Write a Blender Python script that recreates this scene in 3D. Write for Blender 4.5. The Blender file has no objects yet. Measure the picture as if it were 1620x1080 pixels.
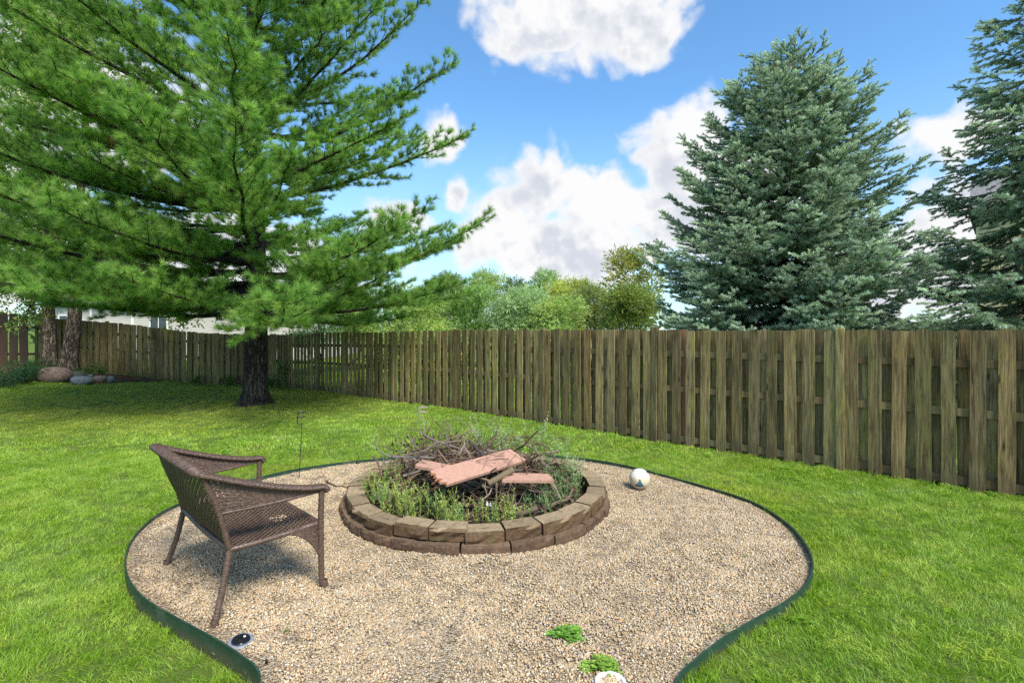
import bpy, math, random
import numpy as np
from mathutils import Vector, Matrix
R = math.radians
rng = np.random.default_rng(7)
random.seed(7)
sc = bpy.context.scene
COL = sc.collection

# ------------------------------------------------------------------ camera
cam_d = bpy.data.cameras.new('camera')
cam_d.sensor_width = 36.0
cam_d.lens = 18.0
cam_d.shift_y = -0.0117
cam_d.clip_end = 3000
cam = bpy.data.objects.new('camera', cam_d)
cam.location = (0, 0, 1.8)
cam.rotation_euler = (R(90), 0, 0)
COL.objects.link(cam)
sc.camera = cam

# ------------------------------------------------------------------ sky, sun, exposure
SUN_EL, SUN_AZ = R(50), R(147)        # azimuth clockwise from +Y: to the camera's right, a little behind it
SUN_DIR = Vector((math.sin(SUN_AZ)*math.cos(SUN_EL), math.cos(SUN_AZ)*math.cos(SUN_EL), math.sin(SUN_EL)))
world = bpy.data.worlds.new('World')
sc.world = world
world.use_nodes = True

class NT:
    """tiny node-tree helper"""
    def __init__(self, nt):
        self.nt = nt
        nt.nodes.clear()
    def n(self, kind, **kw):
        nd = self.nt.nodes.new(kind)
        ins = kw.pop('ins', {})
        for k, v in kw.items():
            setattr(nd, k, v)
        for k, v in ins.items():
            self.put(nd, k, v)
        return nd
    def put(self, nd, k, v):
        s = nd.inputs[k]
        if isinstance(v, bpy.types.NodeSocket):
            self.nt.links.new(v, s)
        elif isinstance(v, bpy.types.Node):
            self.nt.links.new(v.outputs[0], s)
        else:
            s.default_value = v
    def math(self, op, a, b=0.0, c=0.0, clamp=False):
        nd = self.n('ShaderNodeMath', operation=op, use_clamp=clamp, ins={0: a, 1: b, 2: c})
        return nd.outputs[0]
    def vec(self, op, a, b=(0, 0, 0), scale=None):
        nd = self.n('ShaderNodeVectorMath', operation=op, ins={0: a, 1: b})
        if scale is not None:
            self.put(nd, 'Scale', scale)
        return nd.outputs['Value'] if op in ('LENGTH', 'DOT_PRODUCT', 'DISTANCE') else nd.outputs[0]
    def noise(self, vec, scale, detail=4, rough=0.55, dist=0.0):
        nd = self.n('ShaderNodeTexNoise', ins={'Scale': scale, 'Detail': detail, 'Roughness': rough, 'Distortion': dist})
        if vec is not None:
            self.put(nd, 'Vector', vec)
        return nd.outputs[0]
    def ramp(self, fac, stops, interp='LINEAR'):
        nd = self.n('ShaderNodeValToRGB', ins={0: fac})
        cr = nd.color_ramp
        cr.interpolation = interp
        while len(cr.elements) < len(stops):
            cr.elements.new(0.5)
        for e, (p, c) in zip(cr.elements, stops):
            e.position = p
            e.color = (*c, 1) if len(c) == 3 else c
        return nd.outputs[0]
    def mix(self, fac, a, b, blend='MIX'):
        nd = self.n('ShaderNodeMix', data_type='RGBA', blend_type=blend)
        self.put(nd, 0, fac)
        for i, v in ((6, a), (7, b)):
            if isinstance(v, tuple) and len(v) == 3:
                v = (*v, 1)
            self.put(nd, i, v)
        return nd.outputs[2]
    def step(self, x, lo, hi):
        nd = self.n('ShaderNodeMapRange', interpolation_type='SMOOTHSTEP', ins={0: x, 1: lo, 2: hi, 3: 0.0, 4: 1.0})
        return nd.outputs[0]

F_PX, HOR = 810.0, 521.0
def pdir(px, py):
    return Vector(((px-810)/F_PX, 1.0, (HOR-py)/F_PX)).normalized()

def build_world():
    t = NT(world.node_tree)
    sky = t.n('ShaderNodeTexSky', sky_type='NISHITA', sun_disc=False, sun_elevation=SUN_EL,
              sun_rotation=SUN_AZ, altitude=200, air_density=1.0, dust_density=0.35, ozone_density=2.2)
    tc = t.n('ShaderNodeTexCoord')
    d = t.vec('NORMALIZE', tc.outputs['Generated'])
    # cumulus banks: direction and angular half-extent (horizontal, vertical), plus scattered cloud all round the sky
    clouds = [(pdir(925, 8), .20, .105), (pdir(1010, 50), .09, .065), (pdir(830, 62), .08, .05),
              (pdir(860, 300), .10, .085), (pdir(800, 370), .13, .10), (pdir(940, 340), .13, .085), (pdir(890, 400), .22, .085),
              (pdir(1085, 250), .10, .10), (pdir(1130, 330), .20, .13),
              (pdir(690, 215), .055, .055), (pdir(722, 305), .03, .05),
              (pdir(1480, 420), .20, .13), (pdir(1500, 215), .07, .05),
              (pdir(620, 345), .09, .035), (pdir(300, 420), .36, .10), (pdir(60, 150), .25, .14)]
    def density(dv):
        wob = t.n('ShaderNodeTexNoise', ins={'Vector': dv, 'Scale': 7.0, 'Detail': 2.0, 'Roughness': 0.5})
        off = t.vec('SUBTRACT', wob.outputs['Color'], (0.5, 0.5, 0.5))
        dw = t.vec('ADD', dv, t.vec('SCALE', off, scale=0.06))
        # scattered cumulus over the whole sky, then the banks this view shows
        field = t.math('MULTIPLY', t.math('SUBTRACT', t.noise(dv, 2.3, 1), 0.60), 5.0)
        vy = t.n('ShaderNodeSeparateXYZ', ins={0: dv}).outputs['Y']
        field = t.math('SUBTRACT', field, t.math('MULTIPLY', t.step(vy, 0.45, 0.65), 0.9))
        for c, sx, sz in clouds:
            ln = t.vec('LENGTH', t.vec('MULTIPLY', t.vec('SUBTRACT', dw, tuple(c)), (1/sx, 1/sx, 1/sz)))
            field = t.math('SMOOTH_MAX', field, t.math('SUBTRACT', 1.0, ln), 0.25)
        n1 = t.noise(dw, 11.0, 8, 0.57)
        vor = t.n('ShaderNodeTexVoronoi', feature='F1', ins={'Vector': t.vec('ADD', dw, t.vec('SCALE', off, scale=.05)), 'Scale': 24.0})
        n2 = t.math('SUBTRACT', 0.45, vor.outputs['Distance'])
        f = t.math('ADD', t.math('MAXIMUM', field, -1.0), t.math('MULTIPLY', t.math('SUBTRACT', n1, 0.5), 1.45))
        return t.math('ADD', f, t.math('MULTIPLY', n2, 0.45))
    den = density(d)
    # broad modelling of the billows: side toward the light bright, undersides grey
    lo_a = t.noise(d, 6.0, 3, .5); lo_b = t.noise(t.vec('ADD', d, (0.02, -0.01, 0.06)), 6.0, 3, .5)
    fi_a = t.noise(d, 26.0, 4, .55); fi_b = t.noise(t.vec('ADD', d, (0.006, 0.0, 0.014)), 26.0, 4, .55)
    sep = t.n('ShaderNodeSeparateXYZ', ins={0: d})
    el = sep.outputs['Z']
    mask = t.step(den, -0.06, 0.38)
    lit = t.step(t.math('ADD', t.math('SUBTRACT', lo_a, lo_b), t.math('MULTIPLY', t.math('SUBTRACT', fi_a, fi_b), .55)), -0.18, 0.07)
    shade = t.math('SUBTRACT', 1.0, t.math('MULTIPLY', t.math('MULTIPLY', t.step(den, 0.12, 0.75), t.math('SUBTRACT', 1.0, lit)), 0.8))
    cc = t.mix(shade, (2.15, 2.32, 2.68), (3.46, 3.47, 3.50))
    # thin pale veil low over the horizon
    veil = t.math('MULTIPLY', t.math('SUBTRACT', 1.0, t.step(el, 0.0, 0.42)), 0.55)
    skyc = t.mix(veil, t.mix(1.0, sky.outputs[0], (0.58, 0.84, 0.95, 1), 'MULTIPLY'), (2.5, 2.95, 3.4))
    col = t.mix(mask, skyc, cc)
    bg = t.n('ShaderNodeBackground', ins={'Color': col, 'Strength': 0.10})
    t.n('ShaderNodeOutputWorld', ins={'Surface': bg})
    world.cycles.sampling_method = 'MANUAL'
    world.cycles.sample_map_resolution = 512
build_world()

sun_d = bpy.data.lights.new('sun', 'SUN')
sun_d.energy = 2.2
sun_d.angle = R(20)
sun_d.color = (1.0, 0.945, 0.86)
sun = bpy.data.objects.new('sun', sun_d)
sun.rotation_euler = SUN_DIR.to_track_quat('Z', 'Y').to_euler()
sun.location = SUN_DIR*40
COL.objects.link(sun)

vs = sc.view_settings
vs.view_transform = 'Standard'
vs.look = 'None'
vs.exposure = 1.5
vs.gamma = 1.0
vs.use_curve_mapping = False
sc.cycles.use_denoising = False
sc.cycles.max_bounces = 8
sc.cycles.diffuse_bounces = 3
sc.cycles.transparent_max_bounces = 8
sc.cycles.transmission_bounces = 4

# ------------------------------------------------------------------ mesh helpers
class MB:
    """collects vertices, triangles and quads; build() links them as one mesh object"""
    def __init__(self):
        self.v, self.t, self.q, self.c, self.n = [], [], [], [], 0
    def add(self, V, T=None, Q=None, col=None):
        V = np.asarray(V, float).reshape(-1, 3)
        if T is not None and len(T):
            self.t.append(np.asarray(T, int).reshape(-1, 3)+self.n)
        if Q is not None and len(Q):
            self.q.append(np.asarray(Q, int).reshape(-1, 4)+self.n)
        c = np.ones((len(V), 3))*0.5 if col is None else np.broadcast_to(np.asarray(col, float), (len(V), 3))
        self.v.append(V)
        self.c.append(c)
        self.n += len(V)
        return self
    def box(self, x0, x1, y0, y1, z0, z1, col=None):
        V = [(x, y, z) for z in (z0, z1) for y in (y0, y1) for x in (x0, x1)]
        return self.add(V, Q=[(0, 2, 3, 1), (4, 5, 7, 6), (0, 1, 5, 4), (2, 6, 7, 3), (0, 4, 6, 2), (1, 3, 7, 5)], col=col)
    def tube(self, P, r, n=6, col=None, caps=True, twist=None):
        P = np.asarray(P, float)
        m = len(P)
        r = np.broadcast_to(np.asarray(r, float), (m,))
        T = np.gradient(P, axis=0)
        T /= np.linalg.norm(T, axis=1)[:, None]+1e-9
        up = np.array((0, 0, 1.0)) if abs(T[0, 2]) < .9 else np.array((1.0, 0, 0))
        a = np.linspace(0, 2*np.pi, n, endpoint=False)
        V = np.empty((m, n, 3))
        u = np.cross(up, T[0]); u /= np.linalg.norm(u)
        for i in range(m):
            u = u-T[i]*np.dot(u, T[i]); u /= np.linalg.norm(u)+1e-9
            w = np.cross(T[i], u)
            rr = r[i] if twist is None else r[i]*twist(i, a)
            V[i] = P[i]+np.outer(np.cos(a)*rr, u)+np.outer(np.sin(a)*rr, w)
        i, j = np.meshgrid(np.arange(m-1), np.arange(n), indexing='ij')
        Q = np.stack((i*n+j, i*n+(j+1) % n, (i+1)*n+(j+1) % n, (i+1)*n+j), -1).reshape(-1, 4)
        V = V.reshape(-1, 3)
        Tt = []
        if caps:
            V = np.vstack((V, P[0], P[-1]))
            k = m*n
            Tt = [(k, (j+1) % n, j) for j in range(n)]+[(k+1, (m-1)*n+j, (m-1)*n+(j+1) % n) for j in range(n)]
        return self.add(V, T=Tt, Q=Q, col=col)
    def lathe(self, prof, n=32, c=(0, 0, 0), col=None):
        prof = np.asarray(prof, float)
        a = np.linspace(0, 2*np.pi, n, endpoint=False)
        V = np.stack((prof[:, None, 0]*np.cos(a), prof[:, None, 0]*np.sin(a), np.repeat(prof[:, 1:2], n, 1)), -1).reshape(-1, 3)+np.array(c)
        m = len(prof)
        i, j = np.meshgrid(np.arange(m-1), np.arange(n), indexing='ij')
        Q = np.stack((i*n+j, i*n+(j+1) % n, (i+1)*n+(j+1) % n, (i+1)*n+j), -1).reshape(-1, 4)
        return self.add(V, Q=Q, col=col)
    def data(self, name, mat=None, smooth=False):
        V = np.vstack(self.v)
        T = np.vstack(self.t) if self.t else np.zeros((0, 3), int)
        Q = np.vstack(self.q) if self.q else np.zeros((0, 4), int)
        me = bpy.data.meshes.new(name)
        me.vertices.add(len(V))
        me.vertices.foreach_set('co', V.astype(np.float32).ravel())
        me.loops.add(T.size+Q.size)
        me.loops.foreach_set('vertex_index', np.concatenate((T.ravel(), Q.ravel())).astype(np.int32))
        me.polygons.add(len(T)+len(Q))
        st = np.concatenate((np.arange(len(T))*3, T.size+np.arange(len(Q))*4)).astype(np.int32)
        me.polygons.foreach_set('loop_start', st)
        me.polygons.foreach_set('use_smooth', np.full(len(st), smooth, bool))
        at = me.color_attributes.new('col', 'FLOAT_COLOR', 'POINT')
        c4 = np.ones((len(V), 4), np.float32)
        c4[:, :3] = np.vstack(self.c)
        at.data.foreach_set('color', c4.ravel())
        me.update(calc_edges=True)
        me.validate()
        if mat is not None:
            me.materials.append(mat)
        return me
    def build(self, name, mat=None, parent=None, smooth=False, loc=None):
        o = bpy.data.objects.new(name, self.data(name, mat, smooth))
        COL.objects.link(o)
        if parent is not None:
            o.parent = parent
        if loc is not None:
            o.location = loc
        return o

def tag(o, label=None, cat=None, group=None, kind=None):
    for k, v in (('label', label), ('category', cat), ('group', group), ('kind', kind)):
        if v:
            o[k] = v
    return o
def empty(name, loc=(0, 0, 0), rz=0.0):
    o = bpy.data.objects.new(name, None)
    o.empty_display_size = 0.2
    o.location = loc
    o.rotation_euler = (0, 0, rz)
    COL.objects.link(o)
    return o
def inst(name, me, parent=None, loc=(0, 0, 0), rot=(0, 0, 0), scale=(1, 1, 1)):
    o = bpy.data.objects.new(name, me)
    COL.objects.link(o)
    o.parent = parent
    o.location, o.rotation_euler, o.scale = loc, rot, scale
    return o
def unit(a):
    a = np.asarray(a, float)
    return a/(np.linalg.norm(a, axis=-1, keepdims=True)+1e-12)
def G(px, py, z=0.0):
    """where the sight line of a photo pixel meets the level z"""
    Y = F_PX*(1.8-z)/(py-HOR)
    return np.array(((px-810)/F_PX*Y, Y, z))
def at(px, py, Y):
    return np.array(((px-810)/F_PX*Y, Y, 1.8+(HOR-py)/F_PX*Y))
def spline(P, n):
    """Catmull-Rom through points"""
    P = np.asarray(P, float)
    Q = np.vstack((2*P[0]-P[1], P, 2*P[-1]-P[-2]))
    out = []
    ts = np.linspace(0, len(P)-1-1e-9, n)
    for t in ts:
        i = int(t); f = t-i
        a, b, c, d = Q[i:i+4]
        out.append(.5*((2*b)+(-a+c)*f+(2*a-5*b+4*c-d)*f*f+(-a+3*b-3*c+d)*f**3))
    return np.array(out)
def inpoly(x, y, poly):
    x = np.asarray(x); y = np.asarray(y)
    r = np.zeros(x.shape, bool)
    j = len(poly)-1
    for i in range(len(poly)):
        xi, yi = poly[i]; xj, yj = poly[j]
        c = ((yi > y) != (yj > y)) & (x < (xj-xi)*(y-yi)/(yj-yi+1e-12)+xi)
        r ^= c
        j = i
    return r

# ------------------------------------------------------------------ materials
def mat_new(name):
    m = bpy.data.materials.new(name)
    m.use_nodes = True
    return m, NT(m.node_tree)
def finish(t, bsdf, disp=None):
    o = t.n('ShaderNodeOutputMaterial', ins={'Surface': bsdf})
    return o
def bump(t, h, strength=0.4, dist=0.01):
    return t.n('ShaderNodeBump', ins={'Height': h, 'Strength': strength, 'Distance': dist}).outputs[0]
def principled(t, col, rough=0.6, normal=None, spec=0.5, metal=0.0):
    p = t.n('ShaderNodeBsdfPrincipled', ins={'Base Color': col if not (isinstance(col, tuple) and len(col) == 3) else (*col, 1), 'Roughness': rough, 'Metallic': metal, 'Specular IOR Level': spec})
    if normal is not None:
        t.put(p, 'Normal', normal)
    return p.outputs[0]
def vcol(t):
    return t.n('ShaderNodeAttribute', attribute_name='col').outputs['Color']
def wpos(t):
    return t.n('ShaderNodeNewGeometry').outputs['Position']
def ocoord(t, seeded=True):
    c = t.n('ShaderNodeTexCoord').outputs['Object']
    if seeded:
        r = t.n('ShaderNodeObjectInfo').outputs['Random']
        k = t.n('ShaderNodeCombineXYZ', ins={0: t.math('MULTIPLY', r, 91.7), 1: t.math('MULTIPLY', r, 57.3), 2: t.math('MULTIPLY', r, 33.1)})
        c = t.vec('ADD', c, k.outputs[0])
    return c

def mat_plain(name, col, rough=0.6, nscale=30, var=0.25, bs=0.2, metal=0.0, spec=0.5, bd=0.004):
    m, t = mat_new(name)
    c = ocoord(t)
    n = t.noise(c, nscale, 5)
    dark = tuple(x*(1-var) for x in col); light = tuple(min(1, x*(1+var)) for x in col)
    finish(t, principled(t, t.ramp(n, [(.3, dark), (.7, light)]), rough, bump(t, n, bs, bd), spec, metal))
    return m

def mat_leaf(name, trans=0.3, rough=0.5, var=0.25, tint=(1, 1, 1), nscale=1.2):
    """foliage: colour is each leaf's own (attribute), varied through the plant"""
    m, t = mat_new(name)
    base = t.mix(1.0, vcol(t), (*tint, 1), 'MULTIPLY')
    n = t.noise(wpos(t), nscale, 3)
    k = t.n('ShaderNodeMapRange', ins={0: n, 1: .3, 2: .7, 3: 1-var, 4: 1+var}).outputs[0]
    c = t.vec('SCALE', base, scale=k)
    p = principled(t, c, rough, spec=0.35)
    tr = t.n('ShaderNodeBsdfTranslucent', ins={'Color': t.mix(1.0, c, (1.05, 1.15, .6, 1), 'MULTIPLY')}).outputs[0]
    finish(t, t.n('ShaderNodeMixShader', ins={0: trans, 1: p, 2: tr}).outputs[0])
    return m

def mat_board():
    m, t = mat_new('weathered_board')
    c = ocoord(t)
    st = t.vec('MULTIPLY', c, (46, 20, 2.2))
    grain = t.noise(st, 1.0, 6, 0.65, 0.6)
    fine = t.noise(t.vec('MULTIPLY', c, (170, 60, 5)), 1.0, 4, 0.6)
    patch = t.noise(t.vec('MULTIPLY', c, (5, 5, 1.6)), 1.0, 4, 0.6)
    moss = t.noise(t.vec('MULTIPLY', c, (9, 9, 2.6)), 1.0, 6, 0.7)
    rnd = t.n('ShaderNodeObjectInfo').outputs['Random']
    base = t.ramp(grain, [(.28, (.042, .029, .013)), (.43, (.145, .107, .048)), (.57, (.265, .205, .100)), (.75, (.38, .305, .17))])
    base = t.mix(t.math('MULTIPLY', t.step(fine, .5, .75), .5), base, (.06, .042, .022))
    base = t.mix(t.math('MULTIPLY', t.step(patch, .50, .66), .65), base, t.mix(0.6, base, (.055, .042, .024)))
    base = t.mix(t.math('MULTIPLY', t.step(moss, .50, .70), .60), base, (.27, .245, .05))
    # rain-splash dirt and damp at the foot, dark weathered ends
    z = t.n('ShaderNodeSeparateXYZ', ins={0: t.n('ShaderNodeTexCoord').outputs['Object']}).outputs['Z']
    foot = t.math('MULTIPLY', t.math('SUBTRACT', 1.0, t.step(t.math('ADD', z, t.math('MULTIPLY', t.math('SUBTRACT', moss, .5), .5)), 0.0, .28)), .55)
    base = t.mix(foot, base, (.10, .075, .045))
    # knots
    vk = t.n('ShaderNodeTexVoronoi', ins={'Vector': t.vec('MULTIPLY', c, (7, 3, 1.7)), 'Scale': 1.0})
    base = t.mix(t.math('MULTIPLY', t.math('SUBTRACT', 1.0, t.step(vk.outputs['Distance'], .05, .13)), .85), base, (.03, .02, .012))
    k = t.n('ShaderNodeMapRange', ins={0: rnd, 1: 0, 2: 1, 3: .72, 4: 1.45}).outputs[0]
    rn2 = t.math('FRACT', t.math('MULTIPLY', rnd, 17.31))
    warm = t.ramp(rn2, [(0, (1.03, .98, .88)), (.4, (.97, 1.0, .88)), (.7, (1.0, 1.0, 1.02)), (1, (1.10, .95, .84))])
    base = t.mix(1.0, t.vec('SCALE', base, scale=k), warm, 'MULTIPLY')
    h = t.math('ADD', t.math('MULTIPLY', grain, .8), t.math('MULTIPLY', fine, .5))
    finish(t, principled(t, base, .85, bump(t, h, .8, .006), .25))
    return m
M_BOARD = mat_board()

def mat_red_board(name, cols, chip=(.28, .10, .03)):
    m, t = mat_new(name)
    c = ocoord(t)
    n = t.noise(t.vec('MULTIPLY', c, (40, 40, 3)), 1.0, 5, .6)
    b = t.noise(c, 9, 5, .6)
    base = t.ramp(n, [(.3, cols[0]), (.7, cols[1])])
    base = t.mix(t.step(b, .66, .76), base, chip)
    dirt = t.noise(c, 3.2, 6, .7)
    base = t.mix(t.math('MULTIPLY', t.step(dirt, .52, .68), .55), base, tuple(x*.45 for x in cols[0]))
    finish(t, principled(t, base, .75, bump(t, n, .4, .003), .3))
    return m
M_REDBOARD = mat_red_board('faded_red_board', ((.24, .105, .06), (.36, .17, .105)), (.16, .11, .06))
M_CEDAR = mat_red_board('red_brown_board', ((.075, .04, .022), (.125, .068, .038)), (.06, .04, .025))

# ------------------------------------------------------------------ the ground
GRAVEL_PX = [(412, 1078), (385, 1040), (330, 1005), (270, 972), (225, 945), (203, 915), (198, 885), (207, 855), (228, 830), (258, 808), (300, 789),
             (360, 768), (430, 751), (490, 739), (560, 729), (640, 722.5), (720, 718.5), (800, 717.5), (880, 721), (960, 731), (1040, 747.5), (1110, 767), (1190, 793),
             (1240, 823), (1270, 855), (1286, 890), (1278, 920), (1245, 949), (1190, 981), (1140, 1011), (1100, 1042), (1068, 1080)]
STRIP_TOP = 0.03
edge_pts = [G(px, py, STRIP_TOP)[:2] for px, py in GRAVEL_PX]
edge_pts = [np.array((-1.02, -0.6)), np.array((-1.0, 0.8)), np.array((-1.04, 1.9))]+edge_pts+[np.array((.62, 2.0)), np.array((.55, 0.8)), np.array((.55, -0.6))]
EDGE = spline(np.array([(p[0], p[1], 0) for p in edge_pts]), 240)[:, :2]
GPOLY = [tuple(p) for p in EDGE]

FA, FB = np.array((5.46, 5.46)), np.array((-8.43, 18.2))        # side fence line
FDIR = unit(FB-FA)
FN = np.array((FDIR[1], -FDIR[0]))
if FN[1] < 0: FN = -FN
CTRL = [(-8.4, 18.2, -.22), (-7.4, 17.1, -.17), (-10.6, 18.2, -.2), (-12.4, 18.1, 0.0), (-14.5, 18.5, .22), (-16.5, 18.5, .5), (-18.5, 18.5, .62), (-20.5, 18, .65),
        (-15.0, 17.0, .40), (-14.3, 16.2, .10), (-16.5, 16.4, .22), (-6.3, 12.6, -.02), (-4.7, 14.6, -.1), (-11, 15.5, -.02), (-14.5, 14.2, .06),
        (-2.4, 2.5, -.065), (-2.9, 3.1, -.055), (-1.7, 2.1, -.07), (-3.2, 3.9, -.03), (1.0, 2.2, -.02), (1.8, 2.6, -.015), (-3.4, 2.2, -.05)]
def zg(x, y):
    x = np.asarray(x, float); y = np.asarray(y, float)
    num = np.zeros(x.shape); den = np.full(x.shape, .12)
    for cx, cy, cz in CTRL:
        s = 1.3 if cy > 10 else .75
        w = np.exp(-((x-cx)**2+(y-cy)**2)/(2*s*s))
        num += w*cz; den += w
    r = np.sqrt((x+.1)**2+((y-4.6)*.95)**2)
    near = np.clip((4.6-r)/1.2, 0, 1)
    return num/den-.028*near*near*(3-2*near)+.012*np.sin(x*1.3+.4)*np.sin(y*1.1)*np.clip((r-3.5)/2, 0, 1)

def mat_lawn_soil():
    m, t = mat_new('lawn_ground')
    p = wpos(t)
    n = t.noise(p, 2.2, 5)
    f = t.noise(p, 40, 6, .7)
    c = t.mix(f, t.ramp(n, [(.3, (.06, .11, .015)), (.7, (.12, .16, .03))]), t.ramp(n, [(.3, (.09, .15, .02)), (.7, (.15, .19, .045))]))
    finish(t, principled(t, c, .95, bump(t, f, .8, .03), .1))
    return m
def mat_gravel_base():
    m, t = mat_new('gravel_base')
    p = wpos(t)
    v = t.n('ShaderNodeTexVoronoi', ins={'Vector': p, 'Scale': 95.0, 'Randomness': 1.0})
    sep = t.n('ShaderNodeSeparateColor', ins={0: v.outputs['Color']})
    c = t.ramp(sep.outputs[0], [(0, (.10, .07, .045)), (.3, (.30, .21, .12)), (.6, (.45, .33, .20)), (1, (.62, .52, .38))])
    h = t.math('SUBTRACT', 1.0, t.math('MULTIPLY', v.outputs['Distance'], 1.4))
    finish(t, principled(t, c, .85, bump(t, h, 1.0, .012), .25))
    return m

def build_ground():
    def axis(lo, hi, step, far, toward):
        a = list(np.arange(lo, hi+1e-6, step))
        f = [lo-x for x in (1.5, 4, 9, 20, 45, 110, 280, 700)][::-1]
        g = [hi+x for x in (1.5, 4, 9, 20, 45, 110, 280, 700)]
        return np.array(f+a+g)
    xs = axis(-24, 12, .3, 0, 0); ys = axis(-2, 22, .3, 0, 0)
    X, Y = np.meshgrid(xs, ys, indexing='ij')
    Z = zg(X, Y)
    ins = inpoly(X, Y, GPOLY)
    Z = np.where(ins, np.minimum(Z, -.035), Z)
    n, k = X.shape
    i, j = np.meshgrid(np.arange(n-1), np.arange(k-1), indexing='ij')
    Q = np.stack((i*k+j, (i+1)*k+j, (i+1)*k+j+1, i*k+j+1), -1).reshape(-1, 4)
    o = MB().add(np.stack((X, Y, Z), -1), Q=Q).build('lawn', mat_lawn_soil(), smooth=True)
    tag(o, 'mown green lawn around the gravel bed and beyond the fence', 'lawn', kind='structure')
    # gravel sheet: fan of the outline
    c = np.array((-.1, 4.4))
    rings = [1.0, .96, .85, .7, .5, .3]
    V = []
    m = len(EDGE)
    base = EDGE
    for r in rings:
        for p in base:
            # shrink the round part toward its middle, the neck toward its own axis
            tgt = c if p[1] > 2.6 else np.array((-.22, p[1]*.6+1.0))
            q = tgt+(p-tgt)*r
            V.append((q[0], q[1], .011*math.sin(q[0]*3.1)*math.sin(q[1]*2.7)*(r < .97)))
    V = np.array(V)
    Q = []
    for a in range(len(rings)-1):
        for b in range(m-1):
            Q.append((a*m+b, a*m+b+1, (a+1)*m+b+1, (a+1)*m+b))
    mb = MB().add(V, Q=Q)
    L = (len(rings)-1)*m
    inner = V[L:L+m]
    cc = inner.mean(0)
    mb.add(np.vstack((inner, cc)), T=[(b, b+1, m) for b in range(m-1)]+[(m-1, 0, m)])
    g = mb.build('gravel_bed', mat_gravel_base(), smooth=True)
    tag(g, 'tan gravel bed ringed by green edging around the fire pit', 'gravel', kind='structure')
    return g
gravel_bed = build_ground()

# ------------------------------------------------------------------ scatter (geometry nodes) for uncountable small stuff
def scatter(name, pts, rot, scl, idx, templates, label, cat, parent=None):
    me = bpy.data.meshes.new(name)
    me.vertices.add(len(pts))
    me.vertices.foreach_set('co', np.asarray(pts, np.float32).ravel())
    a = me.attributes.new('rot', 'FLOAT_VECTOR', 'POINT'); a.data.foreach_set('vector', np.asarray(rot, np.float32).ravel())
    a = me.attributes.new('scl', 'FLOAT_VECTOR', 'POINT'); a.data.foreach_set('vector', np.asarray(scl, np.float32).ravel())
    a = me.attributes.new('idx', 'INT', 'POINT'); a.data.foreach_set('value', np.asarray(idx, np.int32))
    o = bpy.data.objects.new(name, me)
    COL.objects.link(o)
    ng = bpy.data.node_groups.new(name+'_scatter', 'GeometryNodeTree')
    ng.interface.new_socket('Geometry', in_out='INPUT', socket_type='NodeSocketGeometry')
    ng.interface.new_socket('Geometry', in_out='OUTPUT', socket_type='NodeSocketGeometry')
    N = ng.nodes; Lk = ng.links.new
    gi = N.new('NodeGroupInput'); go = N.new('NodeGroupOutput')
    iop = N.new('GeometryNodeInstanceOnPoints')
    join = N.new('GeometryNodeJoinGeometry')
    for tm in reversed(templates):
        oi = N.new('GeometryNodeObjectInfo'); oi.inputs['Object'].default_value = tm
        g2 = N.new('GeometryNodeGeometryToInstance')
        Lk(oi.outputs['Geometry'], g2.inputs[0]); Lk(g2.outputs[0], join.inputs[0])
    def named(nm, ty):
        a = N.new('GeometryNodeInputNamedAttribute'); a.data_type = ty; a.inputs['Name'].default_value = nm
        return a.outputs['Attribute']
    Lk(gi.outputs[0], iop.inputs['Points'])
    Lk(join.outputs[0], iop.inputs['Instance'])
    iop.inputs['Pick Instance'].default_value = True
    Lk(named('idx', 'INT'), iop.inputs['Instance Index'])
    e2r = N.new('FunctionNodeEulerToRotation')
    Lk(named('rot', 'FLOAT_VECTOR'), e2r.inputs[0]); Lk(e2r.outputs[0], iop.inputs['Rotation'])
    Lk(named('scl', 'FLOAT_VECTOR'), iop.inputs['Scale'])
    Lk(iop.outputs[0], go.inputs[0])
    md = o.modifiers.new('scatter', 'NODES'); md.node_group = ng
    tag(o, label, cat, kind='stuff')
    if parent is not None: o.parent = parent
    return o
def template(name, mb, mat, smooth=False):
    return bpy.data.objects.new(name, mb.data(name, mat, smooth))

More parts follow.
